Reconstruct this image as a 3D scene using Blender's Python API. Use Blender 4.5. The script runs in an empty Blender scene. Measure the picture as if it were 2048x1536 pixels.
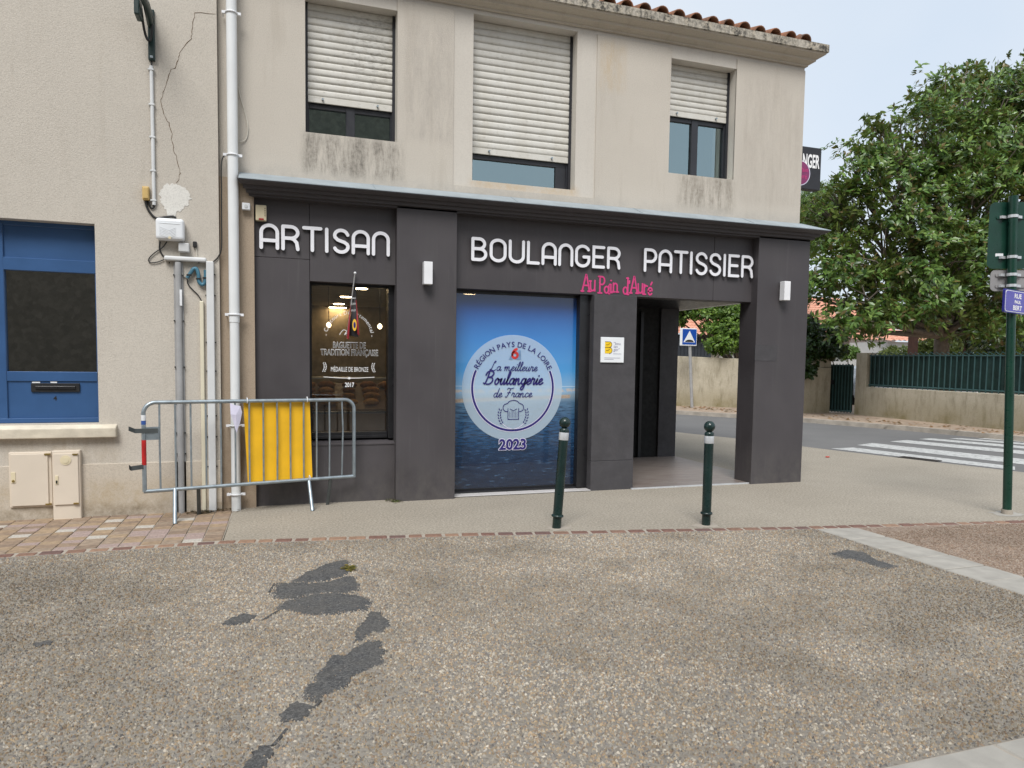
import bpy, bmesh, math, random
import numpy as np
from mathutils import Matrix, Vector
random.seed(7); rng = np.random.default_rng(7)
PI = math.pi
scene = bpy.context.scene
COL = scene.collection

# ---------------------------------------------------------------- camera
YAW, PITCH, ROLL = math.radians(18.46871525), math.radians(-3.57423594), math.radians(0.82360521)
FPX, PPX, PPY, CAMZ = 1413.848, 1024.488, 811.314, 1.5
_f = np.array([math.sin(YAW)*math.cos(PITCH), math.cos(YAW)*math.cos(PITCH), math.sin(PITCH)])
_r = np.array([math.cos(YAW), -math.sin(YAW), 0.0]); _u = np.cross(_r, _f)
_r2 = math.cos(ROLL)*_r + math.sin(ROLL)*_u; _u2 = -math.sin(ROLL)*_r + math.cos(ROLL)*_u
cd = bpy.data.cameras.new('camera'); cam = bpy.data.objects.new('camera', cd); COL.objects.link(cam)
cam.matrix_world = Matrix(((_r2[0], _u2[0], -_f[0], 0), (_r2[1], _u2[1], -_f[1], 0), (_r2[2], _u2[2], -_f[2], CAMZ), (0, 0, 0, 1)))
cd.sensor_fit = 'HORIZONTAL'; cd.sensor_width = 36; cd.lens = FPX/2048*36
cd.shift_x = -(PPX-1024)/2048; cd.shift_y = (PPY-768)/2048
cd.clip_start = 0.05; cd.clip_end = 2000
scene.camera = cam
# ---------------------------------------------------------------- world, sun, exposure
SUN_EL, SUN_AZ = math.radians(52), math.radians(205)      # azimuth clockwise from +Y: behind the camera, a little left
w = bpy.data.worlds.new('World'); scene.world = w; w.use_nodes = True
wn = w.node_tree.nodes; wl = w.node_tree.links; wn.clear()
wo = wn.new('ShaderNodeOutputWorld'); wb = wn.new('ShaderNodeBackground'); wb.inputs['Strength'].default_value = 0.1
sky = wn.new('ShaderNodeTexSky'); sky.sky_type = 'NISHITA'; sky.sun_disc = False
sky.sun_elevation = SUN_EL; sky.sun_rotation = SUN_AZ; sky.dust_density = 3.0; sky.air_density = 1.0
wm = wn.new('ShaderNodeMix'); wm.data_type = 'RGBA'; wm.inputs['Factor'].default_value = 0.86
tc = wn.new('ShaderNodeTexCoord'); nz = wn.new('ShaderNodeTexNoise'); nz.inputs['Scale'].default_value = 2.2; nz.inputs['Detail'].default_value = 4
cr = wn.new('ShaderNodeValToRGB'); cr.color_ramp.elements[0].position = .3; cr.color_ramp.elements[1].position = .7
cr.color_ramp.elements[0].color = (5.15, 5.85, 6.7, 1); cr.color_ramp.elements[1].color = (6.05, 6.45, 6.9, 1)
wl.new(tc.outputs['Generated'], nz.inputs['Vector']); wl.new(nz.outputs['Fac'], cr.inputs['Fac'])
wl.new(sky.outputs['Color'], wm.inputs['A']); wl.new(cr.outputs['Color'], wm.inputs['B'])
wl.new(wm.outputs['Result'], wb.inputs['Color']); wl.new(wb.outputs['Background'], wo.inputs['Surface'])
sd = bpy.data.lights.new('sun', 'SUN'); sd.energy = 2.3; sd.angle = math.radians(28); sd.color = (1, .98, .95)
so = bpy.data.objects.new('sun', sd); COL.objects.link(so)
sv = Vector((math.sin(SUN_AZ)*math.cos(SUN_EL), math.cos(SUN_AZ)*math.cos(SUN_EL), math.sin(SUN_EL)))
so.rotation_euler = sv.to_track_quat('Z', 'Y').to_euler(); so.location = (0, -5, 20)
vs = scene.view_settings; vs.view_transform = 'Standard'; vs.look = 'None'; vs.gamma = 1; vs.exposure = 0.55

# ---------------------------------------------------------------- pixel -> world helpers (photo is 2048x1536)
def ray(x, y):
    c = np.array([(x-PPX)/FPX, (y-PPY)/FPX, 1.0])
    return c[0]*_r2 - c[1]*_u2 + c[2]*_f
def onY(x, y, Y): d = ray(x, y); t = Y/d[1]; return Vector((d[0]*t, Y, CAMZ+d[2]*t))
def onX(x, y, X): d = ray(x, y); t = X/d[0]; return Vector((X, d[1]*t, CAMZ+d[2]*t))
def onZ(x, y, Z=0.0): d = ray(x, y); t = (Z-CAMZ)/d[2]; return Vector((d[0]*t, d[1]*t, Z))
def onPlane(x, y, p, n):
    d = Vector(ray(x, y)); c = Vector((0, 0, CAMZ)); t = (Vector(p)-c).dot(n)/d.dot(n); return c+d*t

# ---------------------------------------------------------------- mesh builder
class MB:
    def __init__(s): s.v = []; s.f = []; s.sm = []
    def add(s, vs_, fs_, smooth=False):
        o = len(s.v); s.v += [tuple(p) for p in vs_]
        for f in fs_: s.f.append(tuple(i+o for i in f)); s.sm.append(smooth)
        return s
    def box(s, x0, x1, y0, y1, z0, z1):
        s.add([(x0,y0,z0),(x1,y0,z0),(x1,y1,z0),(x0,y1,z0),(x0,y0,z1),(x1,y0,z1),(x1,y1,z1),(x0,y1,z1)],
              [(0,3,2,1),(4,5,6,7),(0,1,5,4),(1,2,6,5),(2,3,7,6),(3,0,4,7)]); return s
    def quad(s, a, b, c, d): return s.add([a,b,c,d], [(0,1,2,3)])
    def tube(s, pts, r, n=10, cap=True, rads=None):
        pts = [Vector(p) for p in pts]; vs_ = []; fs_ = []
        prev = None
        for i, p in enumerate(pts):
            if i == 0: t = pts[1]-p
            elif i == len(pts)-1: t = p-pts[i-1]
            else: t = (pts[i+1]-p).normalized()+(p-pts[i-1]).normalized()
            t.normalize()
            if prev is None:
                a = t.orthogonal().normalized()
            else:
                a = (prev - t*prev.dot(t)).normalized()
            prev = a; b = t.cross(a)
            rr = rads[i] if rads else r
            for k in range(n):
                an = 2*PI*k/n; vs_.append(p+(a*math.cos(an)+b*math.sin(an))*rr)
        m = len(pts)
        for i in range(m-1):
            for k in range(n):
                k2 = (k+1) % n; fs_.append((i*n+k, i*n+k2, (i+1)*n+k2, (i+1)*n+k))
        s.add(vs_, fs_, True)
        if cap:
            s.add(vs_[:n], [tuple(range(n))[::-1]]); s.add(vs_[-n:], [tuple(range(n))])
        return s
    def lathe(s, prof, cx, cy, n=24, axis_pts=None):
        vs_ = []; fs_ = []
        for (r, z) in prof:
            for k in range(n):
                a = 2*PI*k/n; vs_.append((cx+r*math.cos(a), cy+r*math.sin(a), z))
        for i in range(len(prof)-1):
            for k in range(n):
                k2 = (k+1) % n; fs_.append((i*n+k, i*n+k2, (i+1)*n+k2, (i+1)*n+k))
        s.add(vs_, fs_, True)
        return s
    def prism(s, poly, axis, a0, a1):
        # poly: 2D points; axis 'x','y','z' = extrusion axis; 2D coords are the two others in order
        def P(u, v, a): return {'x': (a, u, v), 'y': (u, a, v), 'z': (u, v, a)}[axis]
        n = len(poly)
        s.add([P(u, v, a0) for u, v in poly]+[P(u, v, a1) for u, v in poly],
              [tuple(range(n))[::-1], tuple(range(n, 2*n))]+[(i, (i+1) % n, n+(i+1) % n, n+i) for i in range(n)]); return s
    def build(s, name, mat, parent=None, bevel=0.0, kind=None, xf=None, seg=2):
        me = bpy.data.meshes.new(name)
        me.from_pydata(s.v, [], s.f); me.update()
        for p, q in zip(me.polygons, s.sm): p.use_smooth = q
        if bevel > 0:
            bm = bmesh.new(); bm.from_mesh(me)
            bmesh.ops.remove_doubles(bm, verts=bm.verts, dist=1e-5)
            es = [e for e in bm.edges if len(e.link_faces) == 2 and e.calc_face_angle(0) > .5]
            bmesh.ops.bevel(bm, geom=es, offset=bevel, segments=seg, profile=.5, affect='EDGES')
            bm.to_mesh(me); bm.free()
        bm = bmesh.new(); bm.from_mesh(me); bmesh.ops.recalc_face_normals(bm, faces=bm.faces); bm.to_mesh(me); bm.free()
        if xf is not None: me.transform(xf)
        return link(name, me, mat, parent, kind)

def link(name, me, mat, parent=None, kind=None):
    o = bpy.data.objects.new(name, me); COL.objects.link(o)
    if mat is not None and not me.materials: me.materials.append(M[mat] if isinstance(mat, str) else mat)
    if parent is not None: setparent(o, parent)
    if kind: o['kind'] = kind
    return o
def setparent(o, parent):
    o.parent = parent; o.matrix_parent_inverse = world_of(parent).inverted()
def world_of(o):
    m = Matrix.LocRotScale(o.location, o.rotation_euler, o.scale)
    return world_of(o.parent) @ o.matrix_parent_inverse @ m if o.parent else m
def thing(name, label, cat, loc=(0, 0, 0), group=None):
    o = bpy.data.objects.new(name, None); COL.objects.link(o); o.location = loc; o.empty_display_size = .2
    o['label'] = label; o['category'] = cat
    if group: o['group'] = group
    return o
def tag(o, label, cat, group=None):
    o['label'] = label; o['category'] = cat
    if group: o['group'] = group
    return o
def struct(o): o['kind'] = 'structure'; return o

# printed text helper (flat text meshes)
dg = None
def text_geom(s, size, shear=0, bold=0, align='CENTER'):
    cu = bpy.data.curves.new('t', 'FONT'); cu.body = s; cu.size = size; cu.shear = shear; cu.align_x = align; cu.offset = bold; cu.resolution_u = 3
    o = bpy.data.objects.new('t', cu); COL.objects.link(o); bpy.context.view_layer.update()
    me = bpy.data.meshes.new_from_object(o.evaluated_get(bpy.context.evaluated_depsgraph_get()))
    V = [v.co.copy() for v in me.vertices]; F = [tuple(p.vertices) for p in me.polygons]; bpy.data.objects.remove(o); bpy.data.curves.remove(cu); bpy.data.meshes.remove(me); return V, F
def put_text(mb, s, size, x, z, y, sx=1.0, rot=0, **k):
    V, F = text_geom(s, size, **k); c, s_ = math.cos(rot), math.sin(rot)
    mb.add([(x+(v.x*sx)*c-v.y*s_, y, z+(v.x*sx)*s_+v.y*c) for v in V], F)
def arc_text(mb, s, size, cx, cz, r, a_mid, span, y, bold=0):
    ws = []
    for ch in s: V, F = text_geom(ch if ch != ' ' else 'i', size, bold=bold); xs = [v.x for v in V]; ws.append((max(xs)-min(xs))+size*.12 if ch != ' ' else size*.35)
    tot = sum(ws); acc = 0
    for ch, w_ in zip(s, ws):
        a = a_mid+span/2-(acc+w_/2)/tot*span; acc += w_
        if ch != ' ': put_text(mb, ch, size, cx+r*math.cos(a), cz+r*math.sin(a), y, rot=a-PI/2, bold=bold)
# ---------------------------------------------------------------- materials
M = {}
class NT:
    def __init__(s, name):
        m = bpy.data.materials.new(name); m.use_nodes = True; s.m = m; s.t = m.node_tree; s.n = s.t.nodes; s.l = s.t.links
        s.b = s.n['Principled BSDF']; s.out = s.n['Material Output']; M[name] = m
        g = s.n.new('ShaderNodeNewGeometry'); s.pos = g.outputs['Position']; s.geo = g
    def new(s, t, **k):
        n = s.n.new(t)
        for a, b in k.items(): setattr(n, a, b)
        return n
    def val(s, x): return x
    def noise(s, scale, detail=3, rough=.5, vec=None, stretch=None, dist=0):
        n = s.new('ShaderNodeTexNoise'); n.inputs['Scale'].default_value = scale; n.inputs['Detail'].default_value = detail
        n.inputs['Roughness'].default_value = rough; n.inputs['Distortion'].default_value = dist
        v = vec or s.pos
        if stretch:
            mp = s.new('ShaderNodeMapping'); mp.inputs['Scale'].default_value = stretch; s.l.new(v, mp.inputs['Vector']); v = mp.outputs['Vector']
        s.l.new(v, n.inputs['Vector']); return n.outputs['Fac']
    def voro(s, scale, feature='F1', vec=None, out='Distance'):
        n = s.new('ShaderNodeTexVoronoi'); n.feature = feature; n.inputs['Scale'].default_value = scale
        s.l.new(vec or s.pos, n.inputs['Vector']); return n.outputs[out]
    def ramp(s, fac, stops, interp='LINEAR'):
        r = s.new('ShaderNodeValToRGB'); r.color_ramp.interpolation = interp; e = r.color_ramp.elements
        while len(e) < len(stops): e.new(.5)
        for i, (p, c) in enumerate(stops):
            e[i].position = p; e[i].color = (c, c, c, 1) if isinstance(c, (int, float)) else (*c, 1)
        s.l.new(fac, r.inputs['Fac']); return r.outputs['Color']
    def math(s, op, a, b=None, c=None):
        n = s.new('ShaderNodeMath', operation=op)
        for i, x in enumerate((a, b, c)):
            if x is None: continue
            if isinstance(x, (int, float)): n.inputs[i].default_value = x
            else: s.l.new(x, n.inputs[i])
        return n.outputs[0]
    def mix(s, f, a, b, mode='MIX'):
        n = s.new('ShaderNodeMix'); n.data_type = 'RGBA'; n.blend_type = mode
        for k, x in (('Factor', f), ('A', a), ('B', b)):
            if isinstance(x, (int, float)): n.inputs[k].default_value = x if k == 'Factor' else (x, x, x, 1)
            elif isinstance(x, tuple): n.inputs[k].default_value = (*x, 1) if len(x) == 3 else x
            else: s.l.new(x, n.inputs[k])
        return n.outputs['Result']
    def xyz(s):
        n = s.new('ShaderNodeSeparateXYZ'); s.l.new(s.pos, n.inputs[0]); return n.outputs
    def bump(s, h, strength=.3, dist=.01):
        n = s.new('ShaderNodeBump'); n.inputs['Strength'].default_value = strength; n.inputs['Distance'].default_value = dist
        s.l.new(h, n.inputs['Height']); s.l.new(n.outputs['Normal'], s.b.inputs['Normal']); return n
    def col(s, c):
        if isinstance(c, tuple): s.b.inputs['Base Color'].default_value = (*c, 1)
        else: s.l.new(c, s.b.inputs['Base Color'])
    def rough(s, r):
        if isinstance(r, (int, float)): s.b.inputs['Roughness'].default_value = r
        else: s.l.new(r, s.b.inputs['Roughness'])
    def mask_box(s, x0, x1, z0, z1, soft=.06):
        X, Y, Z = s.xyz()
        def edge(v, a, b): # smooth window
            lo = s.new('ShaderNodeMapRange'); lo.interpolation_type = 'SMOOTHSTEP'; s.l.new(v, lo.inputs[0]); lo.inputs[1].default_value = a-soft; lo.inputs[2].default_value = a+soft
            hi = s.new('ShaderNodeMapRange'); hi.interpolation_type = 'SMOOTHSTEP'; s.l.new(v, hi.inputs[0]); hi.inputs[1].default_value = b+soft; hi.inputs[2].default_value = b-soft
            return s.math('MULTIPLY', lo.outputs[0], hi.outputs[0])
        return s.math('MULTIPLY', edge(X, x0, x1), edge(Z, z0, z1))

def simple(name, c, rough=.5, metal=0, var=.12, nscale=6, bump=0, bscale=60, spec=.5):
    t = NT(name); n = t.noise(nscale, 4)
    d = tuple(x*(1-var) for x in c); l = tuple(min(1, x*(1+var)) for x in c)
    t.col(t.ramp(n, [(.3, d), (.7, l)])); t.b.inputs['Metallic'].default_value = metal
    t.b.inputs['Specular IOR Level'].default_value = spec
    r = t.noise(nscale*3, 3); t.rough(t.ramp(r, [(.3, max(0, rough-.08)), (.7, min(1, rough+.08))]))
    if bump: t.bump(t.noise(bscale, 3), bump, .004)
    return t

def plaster(name, base, grain=120, bump=.6, dark=(.62, .58, .53), stains=(), streak=.35):
    t = NT(name)
    big = t.noise(.9, 5, .6); st = t.noise(1.3, 5, .65, stretch=(5, 5, .55))
    c = t.mix(t.ramp(big, [(.3, 0), (.75, 1)]), tuple(x*.93 for x in base), tuple(min(1, x*1.04) for x in base))
    c = t.mix(t.ramp(st, [(.55, 0), (.8, streak)]), c, tuple(b*d for b, d in zip(base, dark)))
    g = t.noise(grain, 2, .6)
    c = t.mix(t.ramp(g, [(.34, .4), (.55, 0)]), c, tuple(x*.6 for x in base))
    for (x0, x1, z0, z1, colr, amt, kind) in stains:
        m = t.mask_box(x0, x1, z0, z1, .07)
        if kind == 'streak': n = t.ramp(t.noise(2.2, 6, .75, stretch=(7, 7, 1.2)), [(.38, 0), (.66, 1)])
        else: n = t.ramp(t.noise(5, 5, .7), [(.3, 0), (.7, 1)])
        n2 = t.ramp(t.noise(26, 4, .7), [(.25, .35), (.65, 1)])
        f = t.math('MULTIPLY', t.math('MULTIPLY', m, n), t.math('MULTIPLY', n2, amt))
        c = t.mix(f, c, colr)
    t.col(c); t.rough(.92); t.b.inputs['Specular IOR Level'].default_value = .2
    t.bump(t.noise(grain*.8, 3, .65), bump, .006)
    return t

BEIGE = (.55, .505, .44)
DIRT = (.13, .11, .085)
plaster('render_left', BEIGE, stains=[(-2.6, -.5, 0.0, .42, (.40, .31, .19), .55, 'blot'), (-3, -.5, -.05, .08, (.12, .1, .075), .8, 'blot'), (-2.35, -1.4, .5, .75, (.36, .3, .22), .6, 'streak')])
plaster('render_left_plinth', (.54, .48, .40), grain=90, bump=.25, stains=[(-2.6, -.45, 0.0, .33, (.38, .29, .17), .75, 'blot'), (-3, -.4, -.05, .1, (.12, .1, .075), .85, 'blot')])
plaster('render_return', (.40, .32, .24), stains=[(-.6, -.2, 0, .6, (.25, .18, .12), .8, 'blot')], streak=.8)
plaster('render_rough', (.55, .505, .44), stains=[(.27, 1.25, 3.36, 3.76, (.10, .09, .075), .95, 'streak'), (4.55, 5.33, 3.36, 3.76, (.15, .13, .10), .85, 'streak'),
    (-1, 7, 3.22, 3.38, (.36, .34, .31), .7, 'blot'), (1.3, 1.8, 3.8, 5.0, (.28, .25, .23), .5, 'streak'), (5.4, 6.3, 3.5, 5.0, (.34, .30, .26), .45, 'streak'), (3.5, 3.8, 4.6, 5.15, (.45, .30, .12), .5, 'streak')])
plaster('render_smooth', (.59, .55, .49), grain=190, bump=.12, streak=.22, stains=[(2.0, 3.25, 3.36, 3.47, (.50, .36, .2), .8, 'blot')])
t = plaster('cornice_concrete', (.52, .465, .385), grain=140, bump=.3, streak=.5)
t = NT('cornice_mossy'); n1 = t.noise(16, 6, .75); n2 = t.noise(3.5, 5, .7, stretch=(2, 2, .7))
c = t.mix(t.ramp(n1, [(.42, 0), (.56, 1)]), (.42, .375, .30), (.055, .052, .045))
c = t.mix(t.ramp(n2, [(.45, 0), (.62, .75)]), c, (.50, .46, .39)); t.col(c); t.rough(.95); t.bump(t.noise(40, 4), .5, .01)
# dark shopfront paint
t = NT('charcoal_paint'); a = t.noise(1.4, 5, .6); b = t.noise(1.2, 4, .6, stretch=(6, 6, .5)); s_ = t.noise(9, 5, .75)
c = t.mix(t.ramp(a, [(.3, 0), (.7, 1)]), (.050, .0445, .048), (.066, .059, .063))
c = t.mix(t.ramp(b, [(.55, 0), (.8, .45)]), c, (.072, .068, .068)); c = t.mix(t.ramp(s_, [(.68, 0), (.8, .35)]), c, (.030, .028, .029))
X, Y, Z = t.xyz(); lo = t.new('ShaderNodeMapRange'); t.l.new(Z, lo.inputs[0]); lo.inputs[1].default_value = .55; lo.inputs[2].default_value = 0.0
c = t.mix(t.math('MULTIPLY', lo.outputs[0], t.ramp(t.noise(7, 5, .75, stretch=(1, 1, .6)), [(.35, 0), (.68, .55)])), c, (.12, .11, .10))
c = t.mix(t.ramp(t.noise(34, 4, .8), [(.70, 0), (.76, .7)]), c, (.15, .145, .14)); c = t.mix(t.ramp(t.noise(3, 4, .6, stretch=(9, 9, .35)), [(.60, 0), (.75, .3)]), c, (.10, .095, .095))
t.col(c); t.rough(t.ramp(a, [(.3, .46), (.7, .66)])); t.bump(t.noise(45, 3), .08, .004)
simple('charcoal_block', (.055, .052, .056), .72, var=.15, bump=.25, bscale=35)
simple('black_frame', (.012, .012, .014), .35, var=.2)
simple('anthracite_alu', (.022, .023, .028), .38, var=.15)
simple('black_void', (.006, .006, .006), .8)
simple('zinc', (.33, .375, .40), .55, metal=.25, var=.12, nscale=4)
simple('white_letter', (.80, .80, .84), .35, var=.03); simple('letter_side_shade', (.16, .16, .17), .5, var=.05)  # letter sides are coloured dark to hold their shade
simple('pink_paint', (.62, .045, .20), .5, var=.08)
simple('white_plastic', (.72, .74, .76), .4, var=.05); simple('grey_plastic', (.55, .56, .56), .45, var=.06)
simple('lamp_white', (.78, .78, .8), .35, var=.03)
simple('cream_plastic', (.66, .58, .40), .45, var=.06); simple('yellow_beige', (.55, .38, .14), .5, var=.12)
simple('cabinet', (.64, .56, .46), .55, var=.05, nscale=3); simple('pale_conduit', (.66, .61, .47), .5, var=.05)
simple('red_plastic', (.35, .02, .015), .4); simple('brass', (.45, .33, .12), .35, metal=.9)
simple('pvc_pipe', (.70, .715, .715), .38, var=.05, nscale=3)
simple('galvanised', (.34, .39, .42), .42, metal=.75, var=.18, nscale=14); simple('dark_galv', (.085, .095, .095), .5, metal=.4, var=.2, nscale=12)
simple('conduit_grey', (.33, .33, .33), .5, var=.12); simple('trunk_white', (.62, .63, .63), .45, var=.05)
simple('cable_black', (.012, .012, .012), .55); simple('cable_white', (.55, .52, .45), .5)
simple('blue_hose', (.055, .17, .24), .5, var=.2); simple('lamp_green', (.010, .028, .026), .4, var=.2)
simple('yellow_board', (.84, .47, .012), .5, var=.07, nscale=5, bump=.05, bscale=20); simple('red_tape', (.42, .012, .012), .45, var=.25, nscale=30)
simple('sticker_white', (.75, .76, .78), .5); simple('sticker_blue', (.03, .09, .32), .5); simple('paper', (.66, .64, .78), .7, var=.03)
t = NT('door_blue'); a = t.noise(3, 4, .6); t.col(t.ramp(a, [(.3, (.028, .080, .195)), (.7, (.036, .098, .235))])); t.rough(.38); t.bump(t.noise(90, 2), .03, .002)
simple('stone_sill', (.62, .56, .45), .85, var=.15, bump=.5, bscale=45)
simple('bollard_green', (.0075, .023, .021), .28, var=.25, nscale=5); simple('post_green', (.006, .040, .026), .32, var=.15)
simple('sign_back_green', (.006, .045, .032), .45, var=.12); simple('sign_back_grey', (.30, .29, .29), .45, metal=.3, var=.08)
simple('band_silver', (.62, .64, .66), .35, metal=.4, var=.08); simple('enamel_blue', (.085, .075, .38), .25, var=.06); simple('enamel_edge', (.02, .02, .22), .25)
simple('sign_blue', (.012, .07, .36), .35, var=.05); simple('sign_white', (.78, .80, .82), .4, var=.03); simple('sign_black', (.012, .012, .012), .4)
simple('ink_navy', (.018, .012, .14), .5, var=.04); simple('ink_grey', (.25, .24, .35), .5); simple('ink_yellow', (.85, .56, .01), .5, var=.03); simple('ink_brown', (.10, .05, .01), .5)
simple('ink_white', (.86, .86, .86), .6, var=.02); simple('ink_black', (.012, .012, .013), .5)
simple('logo_red', (.55, .035, .03), .4, var=.2, nscale=20); simple('logo_blue', (.16, .26, .42), .4, var=.3, nscale=10)
simple('flag_black', (.012, .011, .013), .7); simple('flag_red', (.30, .02, .03), .7); simple('flag_gold', (.75, .45, .04), .6); simple('flag_pole', (.55, .55, .55), .35, metal=.5)
simple('dark_sign', (.018, .018, .022), .45); simple('magenta', (.22, .03, .12), .45)
simple('tile_sill', (.52, .50, .49), .45, var=.08, nscale=3)
# glass
def glass(name, refl, tint=(1, 1, 1), gcol=(1, 1, 1), trans=(.9, .93, .92)):
    t = NT(name); t.n.remove(t.b)
    tr = t.new('ShaderNodeBsdfTransparent'); tr.inputs['Color'].default_value = (*trans, 1)
    gl = t.new('ShaderNodeBsdfGlossy'); gl.inputs['Roughness'].default_value = .01; gl.inputs['Color'].default_value = (*gcol, 1)
    lw = t.new('ShaderNodeLayerWeight'); lw.inputs['Blend'].default_value = .25
    f = t.math('ADD', t.math('MULTIPLY', lw.outputs['Fresnel'], .8), refl)
    mx = t.new('ShaderNodeMixShader'); t.l.new(f, mx.inputs['Fac']); t.l.new(tr.outputs[0], mx.inputs[1]); t.l.new(gl.outputs[0], mx.inputs[2])
    t.l.new(mx.outputs[0], t.out.inputs['Surface'])
glass('shop_glass', .10); glass('upper_glass', .34, gcol=(.72, .92, .95), trans=(.5, .56, .56)); glass('door_glass', .24, trans=(.55, .58, .52))
# emitters
def emit(name, c, s):
    t = NT(name); t.n.remove(t.b); e = t.new('ShaderNodeEmission'); e.inputs['Color'].default_value = (*c, 1); e.inputs['Strength'].default_value = s; t.l.new(e.outputs[0], t.out.inputs['Surface'])
emit('lamp_warm', (1, .72, .40), 20); emit('bulb_warm', (1, .75, .45), 3.5); emit('lamp_cool', (.9, .95, 1), 5); emit('glow_green', (.45, .8, .15), .2)  # green glow imitates a reflection in the glass, unused
# printed sea picture on the window film
t = NT('sea_print'); X, Y, Z = t.xyz()
sl = t.math('SUBTRACT', Z, t.math('MULTIPLY', t.math('SUBTRACT', X, 1.9), .012))
nb = t.noise(1.6, 4, .6); zz = t.math('ADD', sl, t.math('MULTIPLY', t.math('SUBTRACT', nb, .5), .12))
mr = t.new('ShaderNodeMapRange'); t.l.new(zz, mr.inputs[0]); mr.inputs[1].default_value = 0; mr.inputs[2].default_value = 2.3
base = t.ramp(mr.outputs[0], [(0, (.006, .016, .04)), (.16, (.010, .034, .085)), (.34, (.028, .10, .22)), (.44, (.09, .19, .31)), (.472, (.25, .34, .42)), (.50, (.26, .46, .68)), (.60, (.07, .33, .70)), (.76, (.03, .21, .58)), (.90, (.010, .085, .34)), (1, (.006, .03, .13))])
wv = t.noise(1, 4, .6, stretch=(9, 9, 60)); below = t.new('ShaderNodeMapRange'); t.l.new(sl, below.inputs[0]); below.inputs[1].default_value = 1.03; below.inputs[2].default_value = .98
base = t.mix(t.math('MULTIPLY', t.ramp(wv, [(.35, .75), (.55, 0)]), below.outputs[0]), base, (.004, .012, .035))
base = t.mix(t.math('MULTIPLY', t.ramp(wv, [(.58, 0), (.75, .4)]), below.outputs[0]), base, (.12, .24, .38))
def band(v, a, b, s=.006):
    lo = t.new('ShaderNodeMapRange'); t.l.new(v, lo.inputs[0]); lo.inputs[1].default_value = a-s; lo.inputs[2].default_value = a+s
    hi = t.new('ShaderNodeMapRange'); t.l.new(v, hi.inputs[0]); hi.inputs[1].default_value = b+s; hi.inputs[2].default_value = b-s
    return t.math('MULTIPLY', lo.outputs[0], hi.outputs[0])
town = t.math('MULTIPLY', band(sl, 1.135, 1.175, .01), t.ramp(t.noise(22, 3, .7), [(.42, 0), (.55, 1)]))
base = t.mix(town, base, (.55, .50, .46))
sl2 = t.math('SUBTRACT', Z, t.math('MULTIPLY', t.math('SUBTRACT', X, 1.9), .035))
jet = t.math('MULTIPLY', band(sl2, 1.015, 1.078), t.new('ShaderNodeMapRange').outputs[0])
mx_ = t.new('ShaderNodeMapRange'); t.l.new(X, mx_.inputs[0]); mx_.inputs[1].default_value = 3.30; mx_.inputs[2].default_value = 3.28
base = t.mix(t.math('MULTIPLY', band(sl2, 1.03, 1.07), mx_.outputs[0]), base, t.ramp(t.noise(30, 3), [(.3, (.34, .25, .18)), (.7, (.50, .42, .34))]))
base = t.mix(band(Z, 1.214, 1.219, .001), base, (.6, .75, .85))
t.col(base); t.rough(.25); t.b.inputs['Coat Weight'].default_value = 1.0; t.b.inputs['Coat Roughness'].default_value = .02
tr = t.new('ShaderNodeBsdfTransparent'); ms = t.new('ShaderNodeMixShader'); ms.inputs[0].default_value = .10
t.l.new(t.b.outputs[0], ms.inputs[1]); t.l.new(tr.outputs[0], ms.inputs[2]); t.l.new(ms.outputs[0], t.out.inputs['Surface'])
t = NT('badge_film'); t.col((.60, .74, .86)); t.rough(.3); tr = t.new('ShaderNodeBsdfTransparent'); ms = t.new('ShaderNodeMixShader'); ms.inputs[0].default_value = .5
t.l.new(t.b.outputs[0], ms.inputs[1]); t.l.new(tr.outputs[0], ms.inputs[2]); t.l.new(ms.outputs[0], t.out.inputs['Surface'])
# shutters, timber, tiles
t = NT('shutter_pvc'); X, Y, Z = t.xyz(); n = t.noise(2.5, 5, .7, stretch=(3, 3, 1)); g = t.noise(14, 5, .75, stretch=(1, 1, 2.5))
c = t.mix(t.ramp(n, [(.35, 0), (.8, .6)]), (.62, .605, .56), (.47, .44, .37))
c = t.mix(t.ramp(g, [(.56, 0), (.74, .5)]), c, (.16, .14, .11)); c = t.mix(t.math('MULTIPLY', t.mask_box(.7, 1.3, 4.35, 5.1, .2), t.ramp(g, [(.45, 0), (.66, .5)])), c, (.14, .125, .10)); t.col(c); t.rough(.5)
t = NT('porch_plank'); n = t.noise(2.5, 5, .6, stretch=(1, 9, 1)); g = t.noise(9, 4, .6, stretch=(1, 14, 1))
c = t.ramp(n, [(.25, (.13, .10, .085)), (.5, (.21, .175, .155)), (.75, (.27, .24, .22))]); c = t.mix(t.ramp(g, [(.5, 0), (.8, .5)]), c, (.10, .07, .055)); t.col(c); t.rough(.4)
t = NT('roof_tile'); n = t.noise(5, 5, .7); c = t.ramp(n, [(.3, (.10, .065, .05)), (.5, (.24, .11, .06)), (.65, (.34, .14, .07)), (.8, (.13, .085, .065))]); t.col(c); t.rough(.85); t.bump(t.noise(50, 3), .3, .006)
t = NT('far_tile'); n = t.noise(3, 4, .7); c = t.ramp(n, [(.3, (.52, .24, .16)), (.6, (.64, .34, .24)), (.8, (.42, .2, .13))]); t.col(c); t.rough(.9)
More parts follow.
